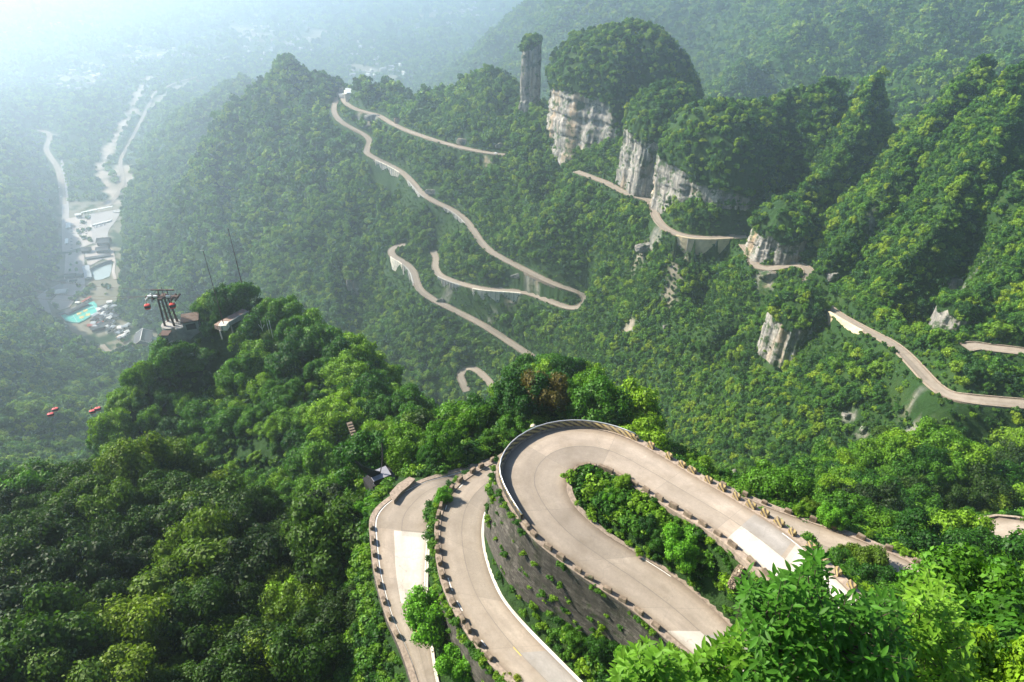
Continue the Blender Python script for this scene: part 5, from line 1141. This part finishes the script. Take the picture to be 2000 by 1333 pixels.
for r0, r1, sp, Rm, Rs, pr in ((62, 330, 5.3, 4.1, 1.5, None), (330, 620, 4.1, 3.1, 1.25, PMID), (620, 1050, 4.3, 3.4, 1.4, PMID), (1050, 1900, 7.6, 6.0, 1.8, PFAR), (1900, 4000, 11.5, 7.2, 2.2, PFAR), (4000, 7000, 30, 17, 4, PFAR)):
    X, Y, Z = grid(r0, r1, sp); n = len(X)
    R_ = np.clip(rng.normal(Rm, Rs, n) * np.where(rng.random(n) < .10, 1.45, 1) * (1 + .45 * fbm(X / 30, Y / 30, 77, 3)), Rm * .42, Rm * 1.9)
    k = ~in_karst(X, Y)
    if r0 >= 330:
        k &= samp(VIN.astype(float), X, Y) < .3
        op = openness(X, Y); R_ = R_ * (1 - .5 * op)
        R_ = np.where((X > 130) & (Y < 720) & (samp(ROADD, X, Y) > 20) & (X > 130), R_ * .85, R_)
        if r0 > 1800: k &= (rng.random(n) < np.where(Z < VZ + 14, .45, 1.0)); k &= samp(BARE, X, Y) < .3
        else: k &= samp(BARE, X, Y) < .3
        rk = samp(rock, X, Y); k &= (rk < .55) | (rng.random(n) < .25)
    rd = samp(ROADD, X, Y); k &= rd > .5 + (0.3 if r0 > 300 else .9)
    R_ = np.where(rd < R_ * .8 + 1.5, np.maximum(.8, rd * .55), R_)
    # keep crowns from standing between the viewpoint and a road surface
    rad = np.hypot(X, Y)
    for t in (3, 6, 9, 12, 16, 21):
        f = 1 + t / rad; hid = samp(ROADD, X * f, Y * f) < .5; zr = HT(X * f, Y * f); lim = zr / f - Z     # top of crown must stay below this height
        R_ = np.where(hid & (R_ * 1.75 > lim), np.maximum(lim / 1.75 * .95, .0), R_)
    k &= R_ > .7
    X, Y, Z, R_ = X[k], Y[k], Z[k], R_[k]; k = excl(X, Y, R_); X, Y, Z, R_ = X[k], Y[k], Z[k], R_[k]
    if pr is None: cand.append((X, Y, Z, R_))
    else: put(X, Y, Z - R_ * .35, R_, pr)
print('forest', sum(len(p) for p in PX))
KT = np.array(KT); put(KT[:, 0], KT[:, 1], KT[:, 2] - .6, np.clip(rng.normal(3.3, .9, len(KT)), 1.6, 5.6) * KT[:, 3], PMID)
# small bushes filling between crowns on the middle slopes
X, Y, Z = grid(165, 950, 3.3); k = (~in_karst(X, Y)) & (samp(ROADD, X, Y) > .6) & (samp(rock, X, Y) < .6); X, Y, Z = X[k], Y[k], Z[k]; Rb = rng.uniform(.7, 1.7, len(X)); k = excl(X, Y, Rb, False); put(X[k], Y[k], Z[k] - .5, Rb[k] * 1.15, PBUSH)
for r0, r1, sp_, R0_ in ((300, 1050, 5.0, 2.9),):
    X, Y, Z = grid(r0, r1, sp_); sl = samp(SL, X, Y); R_ = rng.uniform(R0_ * .6, R0_ * 1.4, len(X)); rd = samp(ROADD, X, Y)
    k = (sl > .8) & (rng.random(len(X)) < sstep(.7, 1.6, sl)) & (~in_karst(X, Y)) & (rd > 7) & (samp(rock, X, Y) < .5) & (samp(BARE, X, Y) < .3)
    rad = np.hypot(X, Y)
    for t in (4, 8, 13, 19):
        f = 1 + t / rad; k &= ~((samp(ROADD, X * f, Y * f) < .5) & (R_ * 1.7 > HT(X * f, Y * f) / f - Z))
    X, Y, Z, R_ = X[k], Y[k], Z[k], R_[k]; k = excl(X, Y, R_); put(X[k], Y[k], Z[k] - R_[k] * .3, R_[k], PMID)
X, Y, Z = grid(300, 700, 1.9); sl = samp(SL, X, Y); k = (sl > 1.7) & (~in_karst(X, Y)) & (samp(ROADD, X, Y) > 5) & (samp(rock, X, Y) < .5); X, Y, Z = X[k], Y[k], Z[k]; put(X, Y, Z - .6, rng.uniform(1.1, 2.3, len(X)), PBUSH)
# village copses
for px, py, rp, n in ((163,408,0,0),(172,425,5,10),(162,436,3,10),(163,450,3,10),(164,465,4,14),(174,448,5,12),(156,455,5,10),(176,470,5,10),(155,476,4,6),(150,492,3,3),(138,497,3,3),(150,516,2,2),(138,520,2,2),(137,530,2,3),(150,530,2,4),(155,560,3,5),(100,575,9,22),(160,575,9,26),(172,568,6,14),(145,585,5,8),(108,600,7,14),(180,560,6,10),(210,560,8,14),(200,470,5,6),(118,505,4,10),(245,663,8,10),(236,676,5,8),(240,690,2,3)):
    for _ in range(n):
        p = vz(px + rng.normal(0, rp * .5), py + rng.normal(0, rp * .4)); put(np.array([p[0]]), np.array([p[1]]), np.array([VZ - 1.0]), np.array([rng.uniform(2.6, 4.2)]), PFAR)

# near woods: the largest ones are individual trees
X, Y, Z, R_ = [np.concatenate([c_[i] for c_ in cand]) for i in range(4)]
px, py, d = proj(np.stack([X, Y, Z + R_], 1)); inf = (px > -30) & (px < 2030) & (py > -10) & (py < 1370) & ((Z + R_ * 1.5) / np.hypot(X, Y) > samp(HOR, X, Y) + .004)
bad = (px > 870) & (px < 992) & (py < 800) & (py - R_ * F / d < 790); X, Y, Z, R_, px, py, d, inf = [a_[~bad] for a_ in (X, Y, Z, R_, px, py, d, inf)]
score = np.where(inf, R_ / d, 0); order = np.argsort(-score); NIND = 255
ind = np.zeros(len(X), bool); ind[order[:NIND]] = True; ind &= inf
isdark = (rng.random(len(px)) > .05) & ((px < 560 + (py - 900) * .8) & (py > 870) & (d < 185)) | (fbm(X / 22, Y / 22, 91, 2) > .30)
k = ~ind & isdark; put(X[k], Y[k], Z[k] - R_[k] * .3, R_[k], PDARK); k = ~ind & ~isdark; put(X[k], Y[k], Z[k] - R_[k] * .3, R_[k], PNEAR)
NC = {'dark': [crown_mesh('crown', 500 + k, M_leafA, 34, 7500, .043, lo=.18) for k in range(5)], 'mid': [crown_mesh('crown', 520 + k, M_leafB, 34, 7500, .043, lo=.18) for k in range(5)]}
for nm, mt in (('yellow', M_yel), ('lime', M_lime), ('russet', M_rus)): NC[nm] = [crown_mesh('crown', 540 + k, mt, 30, 6500, .045, lo=.19) for k in range(2)]
def trunk_mesh(seed):
    r_ = random.Random(seed); m = MB(); P = [Vector((0, 0, -.6)), Vector((.02, .01, .1)), Vector((r_.uniform(-.08, .08), r_.uniform(-.08, .08), .6)), Vector((r_.uniform(-.1, .1), r_.uniform(-.1, .1), 1.2))]; m.tube(P, [.085, .06, .045, .02], 8)
    for k in range(7):
        a = r_.uniform(0, 6.28); s0 = P[2] * r_.uniform(.6, 1); q = s0 + Vector((math.cos(a), math.sin(a), r_.uniform(.5, .9))) * r_.uniform(.35, .6); m.tube([s0, (s0 + q) / 2 + Vector((0, 0, .04)), q], [.03, .02, .008], 6)
    me = bpy.data.meshes.new('trunk'); me.from_pydata(m.V, [], m.F); me.materials.append(M_bark); return me
TM = [trunk_mesh(k) for k in range(3)]
def tree(x, y, z, r_, kind, lab, grp=None, name='broadleaf_tree', cat='tree', rz=None, trunk=True, sq=1.0):
    e = empty(name, (x, y, z), rnd.uniform(0, 6.28) if rz is None else rz); e.scale = (r_ * rnd.uniform(.85, 1.18), r_ * rnd.uniform(.85, 1.18), r_ * sq * rnd.uniform(.9, 1.15)); setp(e, lab, cat, grp)
    c_ = link('crown', rnd.choice(NC[kind])); c_.parent = e
    if trunk: t_ = link('trunk', rnd.choice(TM)); t_.parent = e
    return e
LMK = [(334,600,'the cable car tower'),(452,626,'the brown hilltop platform'),(527,625,'the small hilltop antenna'),(700,880,'the stone steps'),(745,940,'the black monument'),(800,960,'the lowest road bend'),(740,1120,'the lowest road'),(245,960,'the bright yellow-green crown'),
       (110,1075,'the lower yellow-green tree'),(1065,800,'the russet tree'),(1041,827,'the round mirror'),(1180,830,'the striped parapet'),(1400,960,'the striped blocks'),(1690,1100,'the lower right road'),(1960,1060,'the far right road bend'),(760,1000,'the stone terrace'),(870,950,'the middle road top'),(820,1300,'the lowest road end'),(1790,850,'the knoll top'),
       (330,1100,'the middle of the left wood'),(60,1250,'the bottom left corner'),(350,1290,'the left part of the bottom edge'),(600,1290,'the bottom edge beside the lowest road'),(560,1090,'the right part of the left wood'),(430,930,'the gully between the two left hills'),(650,760,'the ridge right of the antenna'),(560,850,'the middle of the tower hill'),(220,800,'the left edge of the tower hill'),(860,850,'the end of the tower hill'),(1650,950,'the middle of the right knoll'),(1880,980,'the right face of the knoll')]
used_l = {}
def zone(px, py, d, r_, dark):
    if px > 1180 and py > 960 or px > 1480 and d < 300: grp = 'trees on the right wooded knoll'
    elif py > 880 and px < 760 and d < 190: grp = 'trees in the shaded bottom left wood'
    elif px > 900: grp = 'trees on the small hill behind the loop'
    else: grp = 'trees on the cable tower hill'
    L = sorted(LMK, key=lambda q: (q[0] - px) ** 2 + (q[1] - py) ** 2)
    size = 'small' if r_ < 3.3 else 'medium' if r_ < 4.3 else 'large' if r_ < 5.4 else 'very large'; col = 'dark' if dark else 'fresh green'
    for q in L[:3]:
        dx, dy = px - q[0], py - q[1]; far = math.hypot(dx, dy) > 75
        w_ = ('right of' if dx > 0 else 'left of') if abs(dx) > abs(dy) else ('below' if dy > 0 else 'above')
        lab = f"{size} {col} tree {'well ' if far else 'just '}{w_} {q[2]}"
        if lab not in used_l and len(lab.split()) < 17: used_l[lab] = 1; return lab, grp
    for a_ in range(4):
        for b_ in range(a_ + 1, 5):
            lab = f"{size} {col} tree between {L[a_][2]} and {L[b_][2]}"
            if lab not in used_l and len(lab.split()) < 17: used_l[lab] = 1; return lab, grp
    return ' '.join(lab.split()[:16]), grp
for i in np.nonzero(ind)[0]:
    lab, grp = zone(px[i], py[i], d[i], R_[i], isdark[i]); tree(X[i], Y[i], Z[i] - R_[i] * .3, R_[i], 'dark' if isdark[i] else 'mid', lab, grp, sq=rnd.uniform(.9, 1.15))
def sp(px_, py_, r_, kind, lab, name='broadleaf_tree', cat='tree', dd=None, sq=1.0, trunk=True, dz=0):
    p = hit(px_, py_) if dd is None else Wd(px_, py_, dd); return tree(p[0], p[1], p[2] - r_ * .25 + dz, r_, kind, lab, None, name, cat, sq=sq, trunk=trunk)
for a in [(245,975,4.2,'yellow','bright yellow-green tree crown near the top of the bottom left wood'),(165,1040,3.6,'yellow','yellow-green tree left of the brightest crown, bottom left wood'),(205,945,2.6,'yellow','small yellow-green crown on the skyline of the bottom left wood'),(110,1075,2.8,'yellow','lower yellow-green tree at the left of the bottom left wood'),
          (1065,815,5.6,'russet','dull russet-brown tree crown on the small hill behind the loop'),(935,830,2.6,'yellow','pale yellow-green tree in the gully left of the small hill'),(1150,815,3.6,'lime','bright green crown right of the russet tree'),(1000,850,3.4,'mid','rounded green tree behind the parapet left end'),
          (868,985,1.7,'lime','small thin bright tree on the bank between the lowest and middle road tops'),(838,1235,4.4,'lime','tall light green tree between the lowest road and the middle road'),(893,1320,3.0,'lime','rounded bright bush-like tree below the tall light green tree'),(995,1345,1.6,'yellow','yellow-green shrub at the bottom edge on the middle road'),
          (1325,1085,2.6,'lime','largest round green bush inside the upper loop'),(1262,1045,1.7,'mid','round green bush left of the largest bush inside the loop'),(1188,985,1.2,'lime','small bright lime bush near the bend inside the loop'),(1215,955,1.2,'mid','low green bush at the top inside the loop'),(1290,1065,1.6,'mid','green bush between the larger bushes inside the loop'),
          (1690,1125,3.0,'dark','dull green round tree between the upper road and the lower right road'),(1650,1100,2.2,'dark','small dark tree left of the dull green round tree'),(1615,1030,2.6,'lime','bright green tree at the edge of the lower right road'),(1560,1010,1.8,'mid','green shrub behind the striped blocks'),(1355,905,1.5,'mid','light green shrub behind the first striped blocks'),(1440,950,1.8,'mid','leafy shrub behind the middle striped blocks'),
          (460,600,2.8,'yellow','yellow-green crown at the top of the cable tower hill'),(418,600,3.4,'lime','bright green crown at the left top of the cable tower hill'),(505,650,3.2,'lime','light green crown right of the brown hilltop platform'),(722,1010,2.2,'lime','green bush at the left edge of the lowest near road'),(1120,1255,1.6,'mid','dark green bush at the foot of the tall stone wall'),
          (1180,1285,2.0,'mid','second bush along the foot of the tall stone wall'),(1230,1300,1.8,'lime','lighter bush at the right foot of the tall stone wall')]:
    sp(*a)

for k_, (x_, y_, r_) in enumerate(((30,67.5,2.3),(33.5,64.5,2.7),(36.5,63.2,2.9),(40,60.2,3.1),(43.2,57.6,2.9),(46.5,55.2,2.9))):
    tree(x_, y_, float(HT(x_, y_)) - .8, r_, 'lime' if k_ == 2 else 'mid', ORD[k_] + ' leafy tree between striped blocks and lower right road, from the loop', 'trees on the bank beside the lower right road')
# undergrowth on the near banks
X, Y, Z = grid(30, 130, .95); nd_ = samp(ROADD, X, Y)
k = (nd_ > -.5) & (samp(FOOT.astype(float), X, Y) < .05) & (nd_ < 26) & (X < 75); X, Y, Z, nd_ = X[k], Y[k], Z[k], nd_[k]
Rb = rng.uniform(.5, 1.15, len(X)) * np.where(nd_ < 1.2, .45, 1); rad = np.hypot(X, Y)
for t in (.6, 1.2, 2, 3, 4.5):
    f = 1 + t / rad; hid = samp(FOOT.astype(float), X * f, Y * f) > .5; lim = HT(X * f, Y * f) / f - Z + .35; Rb = np.where(hid & (Rb * 1.3 > lim + 1.1), (lim + 1.1) / 1.3, Rb)
Rb = np.maximum(Rb, .24); k = (Rb > .18); X, Y, Z, Rb = X[k], Y[k], Z[k], Rb[k]; k = excl(X, Y, Rb * 0 - .5); UX, UR = np.stack([X, Y, Z - .25 * Rb], 1)[k], Rb[k]
ax_, ar_ = [], []
for i in range(0, int(nU * .7)):
    for q_, o_ in ((.34, .95 + .09 * 3 + .30), (.66, .95 + .09 * 6 + .72), (.0, 1.25)):
        for _ in range(3):
            if rnd.random() < .22:
                p = UP[0][i] + (UP[0][min(i + 1, nU - 1)] - UP[0][i]) * rnd.random() + Uo[i] * (o_ + rnd.uniform(-.1, .15)) - np.array([0, 0, dU[i] * q_ + (.45 if q_ == 0 else .1)]); ax_.append(p); ar_.append(rnd.uniform(.16, .42))
for i in range(0, int(nM * .5)):
    for _ in range(3): p = MP[0][i] + (MP[0][min(i + 1, nM - 1)] - MP[0][i]) * rnd.random() + Mo[i] * (1.3 + rnd.uniform(-.1, .2)) - np.array([0, 0, rnd.uniform(.3, 1.2)]); ax_.append(p); ar_.append(rnd.uniform(.2, .5))
UX = np.concatenate([UX, np.array(ax_)]); UR = np.concatenate([UR, np.array(ar_)])

def scatter(name, P, S, IDX, ROT, label, cat):
    me = bpy.data.meshes.new(name); me.vertices.add(len(P)); me.vertices.foreach_set('co', np.asarray(P, np.float32).ravel())
    a = me.attributes.new('idx', 'INT', 'POINT'); a.data.foreach_set('value', np.asarray(IDX, np.int32))
    a = me.attributes.new('scl', 'FLOAT_VECTOR', 'POINT'); a.data.foreach_set('vector', np.asarray(S, np.float32).ravel())
    r3 = np.zeros((len(P), 3), np.float32); r3[:, 2] = ROT; r3[:, 0] = rng.uniform(-.22, .22, len(P)); a = me.attributes.new('rot', 'FLOAT_VECTOR', 'POINT'); a.data.foreach_set('vector', r3.ravel())
    me.update(); o = link(name, me); setp(o, label, cat, kind='stuff')
    ng = bpy.data.node_groups.new(name, 'GeometryNodeTree'); ng.interface.new_socket('Geometry', in_out='INPUT', socket_type='NodeSocketGeometry'); ng.interface.new_socket('Geometry', in_out='OUTPUT', socket_type='NodeSocketGeometry')
    gi = ng.nodes.new('NodeGroupInput'); go = ng.nodes.new('NodeGroupOutput'); ip = ng.nodes.new('GeometryNodeInstanceOnPoints'); ci = ng.nodes.new('GeometryNodeCollectionInfo')
    ci.inputs['Collection'].default_value = protos; ci.inputs['Separate Children'].default_value = True; ci.inputs['Reset Children'].default_value = True
    def na(n_, t):
        q = ng.nodes.new('GeometryNodeInputNamedAttribute'); q.data_type = t; q.inputs['Name'].default_value = n_; return [s_ for s_ in q.outputs if s_.enabled and s_.name == 'Attribute'][0]
    L = ng.links; L.new(gi.outputs[0], ip.inputs['Points']); L.new(ci.outputs[0], ip.inputs['Instance']); ip.inputs['Pick Instance'].default_value = True
    L.new(na('idx', 'INT'), ip.inputs['Instance Index']); L.new(na('rot', 'FLOAT_VECTOR'), ip.inputs['Rotation']); L.new(na('scl', 'FLOAT_VECTOR'), ip.inputs['Scale']); L.new(ip.outputs[0], go.inputs[0])
    md = o.modifiers.new('scatter', 'NODES'); md.node_group = ng; return o
P = np.concatenate(PX); S1 = np.concatenate(PR); S = np.stack([S1 * rng.uniform(.78, 1.25, len(S1)), S1 * rng.uniform(.78, 1.25, len(S1)), S1 * rng.uniform(.7, 1.3, len(S1))], 1)
scatter('forest', P, S, np.concatenate(PI_), np.concatenate(PY_), None, None)
scatter('undergrowth', UX, np.stack([UR * 1.75, UR * 1.75, UR * 1.25], 1), rng.integers(*PSHR, len(UX)), rng.uniform(0, 6.28, len(UX)), None, None)
print('forest total', len(P), 'undergrowth', len(UX), 'individual', int(ind.sum()))

# ------------------------------------------------------------------ leafy trees close to the viewpoint
def leaf_geo(base, dirv, up, L, W):
    """ovate leaf folded along its midrib, drooping at the tip"""
    side = np.cross(dirv, up); side /= np.linalg.norm(side) + 1e-9; V = []
    for t, w_ in ((0, .02), (.25, .8), (.55, 1.0), (.82, .55), (1.0, .0)):
        c_ = base + dirv * L * t - up * L * .22 * t * t; V += [c_ - side * W * w_ * .5 + up * W * .16 * w_, c_, c_ + side * W * w_ * .5 + up * W * .16 * w_]
    F_ = []
    for k in range(4): F_ += [(k * 3, k * 3 + 1, k * 3 + 4, k * 3 + 3), (k * 3 + 1, k * 3 + 2, k * 3 + 5, k * 3 + 4)]
    return V, F_
def near_tree(lab, poly, d0, d1, ntw, root_px, root_d, seed, L=.175, per=13, tl=.46, tips=()):
    g = np.random.default_rng(seed); pl = np.array(poly, float); base = Wd(*root_px, root_d); gz_ = float(HT(base[0], base[1])); root = empty('broadleaf_tree', (base[0], base[1], gz_)); setp(root, lab, 'tree'); o3 = np.array([base[0], base[1], gz_])
    V, Fc, vv = [], [], []; tw = MB(); limbs = []; pts = []
    x0, x1, y0, y1 = pl[:, 0].min(), pl[:, 0].max(), pl[:, 1].min(), pl[:, 1].max()
    while len(pts) < ntw:
        a, b_ = g.uniform(x0, x1), g.uniform(y0, y1)
        if inpoly(pl, np.array([a]), np.array([b_]))[0]: pts.append(Wd(a, b_, g.uniform(d0, d1)))
    for t in tips: pts.append(Wd(t[0], t[1], t[2]))
    pts = np.array(pts); cen = pts.mean(0); cen[2] -= .6; jn = []
    K = 9; C_ = pts[g.choice(len(pts), K, replace=False)]
    for _ in range(6):
        lb = np.argmin(np.linalg.norm(pts[:, None] - C_[None], axis=2), 1); C_ = np.array([pts[lb == k].mean(0) if (lb == k).any() else C_[k] for k in range(K)])
    trunk_top = cen + np.array([0, 0, -1.2]); MB().tube([np.zeros(3) + [0, 0, -.5], (trunk_top - o3) * .5 + [.2, .1, 0], trunk_top - o3], [.26, .20, .15], 10).build('trunk', M_bark, root, True)
    for k in range(K):
        c_ = C_[k] + (cen - C_[k]) * .25 - [0, 0, .25]; jn.append(c_); MB().tube([trunk_top - o3, (trunk_top + c_) / 2 - o3 + g.normal(size=3) * .12, c_ - o3], [.09, .06, .03], 7).build('limb', M_bark, root, True)
    for i, p in enumerate(pts):
        j = jn[lb[i]]; out = p - j; out /= np.linalg.norm(out) + 1e-6; dr = out * .7 + np.array([0, 0, .55]) + g.normal(size=3) * .3; dr /= np.linalg.norm(dr); s_ = p - dr * tl; tw.tube([j - o3, (j * .45 + s_ * .55) - o3 + g.normal(size=3) * .04, s_ - o3, p - o3], [.016, .011, .008, .003], 4)
        ax = np.cross(dr, g.normal(size=3)); ax /= np.linalg.norm(ax); bx = np.cross(dr, ax)
        for q in range(per):
            t = (q + .5) / per; an = q * 2.4 + g.uniform(-.4, .4); rd_ = ax * math.cos(an) + bx * math.sin(an); f = .35 + .65 * (1 - t)
            ld = dr * (1.05 - f) + rd_ * (.5 + f * .6) + np.array([0, 0, -.12]); ld += g.normal(size=3) * .12; ld /= np.linalg.norm(ld); up = np.array([0, 0, 1.]) + dr * .5 + g.normal(size=3) * .25; up -= ld * (up @ ld); up /= np.linalg.norm(up) + 1e-6
            v_, f_ = leaf_geo(s_ + dr * tl * t * 1.05 - o3, ld, up, L * g.uniform(.6, 1.15), L * .32 * g.uniform(.8, 1.15)); k0 = len(V); V += v_; Fc += [tuple(a + k0 for a in q_) for q_ in f_]; vv += [g.random() * .8 + .1] * 8
    tw.build('twigs', M_bark, root); link('leaves', mesh_np('leaves', np.array(V), np.array(Fc), M_fore, None, [('v', 'FACE', np.array(vv))], True), root); return root
near_tree('big leafy tree with glossy pointed leaves in front of the upper road', [(1440,1150),(1500,1130),(1560,1110),(1585,1070),(1612,1080),(1600,1150),(1660,1165),(1740,1150),(1770,1200),(1780,1345),(1440,1345),(1475,1240),(1450,1190)], 8.2, 11.5, 560, (1600, 1400), 11, 5, tips=[(1588,1062,9.5),(1600,1075,9.5),(1575,1085,9.3),(1445,1135,9),(1460,1120,9)])
near_tree('second leafy tree with pointed leaves, right of the big one', [(1750,1180),(1790,1140),(1815,1115),(1840,1130),(1870,1180),(1895,1250),(1905,1345),(1760,1345)], 10, 14, 330, (1830, 1420), 13, 6, tips=[(1820,1108,11.5),(1790,1130,11.5)])
near_tree('low leafy branches with pointed leaves at the bottom centre right', [(1205,1300),(1240,1268),(1300,1262),(1340,1290),(1400,1255),(1450,1230),(1460,1345),(1190,1345)], 8.5, 11, 300, (1330, 1420), 10, 7, tips=[(1215,1285,9),(1262,1256,9)])
for a in [(1935,1230,2.6,'mid','fine-leaved tree at the right edge, uppermost behind the leafy trees',26),(1880,1215,2.2,'mid','fine-leaved tree just right of the second leafy tree',24),(1985,1290,2.6,'mid','lighter fine-leaved tree in the bottom right corner',20),(1915,1320,2.0,'mid','fine-leaved tree low in the bottom right',17),(1975,1195,1.5,'dark','dark tree above the bottom right corner trees',36),(1890,1170,1.9,'dark','rounded tree right of the lower right road end',40)]:
    p = Wd(a[0], a[1], a[5]); g0 = float(HT(p[0], p[1])); e = tree(p[0], p[1], p[2] - a[2], a[2], a[3], a[4])
    for ch in e.children:
        if ch.name.startswith('trunk'): l_ = max(0, p[2] - a[2] - g0) / a[2]; MB().tube([(0, 0, -l_ - .3), (.03, 0, -l_ * .5), (0, 0, .1)], [.07, .06, .05], 8).build('trunk', M_bark, e)

# ------------------------------------------------------------------ haze
hz = MB(); hz.box((0, 9450, (VZ - 8 + 30) / 2), (39600, 19500, 30 - (VZ - 8))); mh_ = bpy.data.materials.new('haze'); mh_.use_nodes = True; nt = mh_.node_tree; nt.nodes.clear()
pv_ = nt.nodes.new('ShaderNodeVolumePrincipled'); pv_.inputs['Color'].default_value = (.73, .875, 1.0, 1); pv_.inputs['Density'].default_value = HAZE_DENSITY; pv_.inputs['Anisotropy'].default_value = .70
out = nt.nodes.new('ShaderNodeOutputMaterial'); nt.links.new(pv_.outputs[0], out.inputs['Volume'])
setp(hz.build('haze', mh_), kind='stuff')
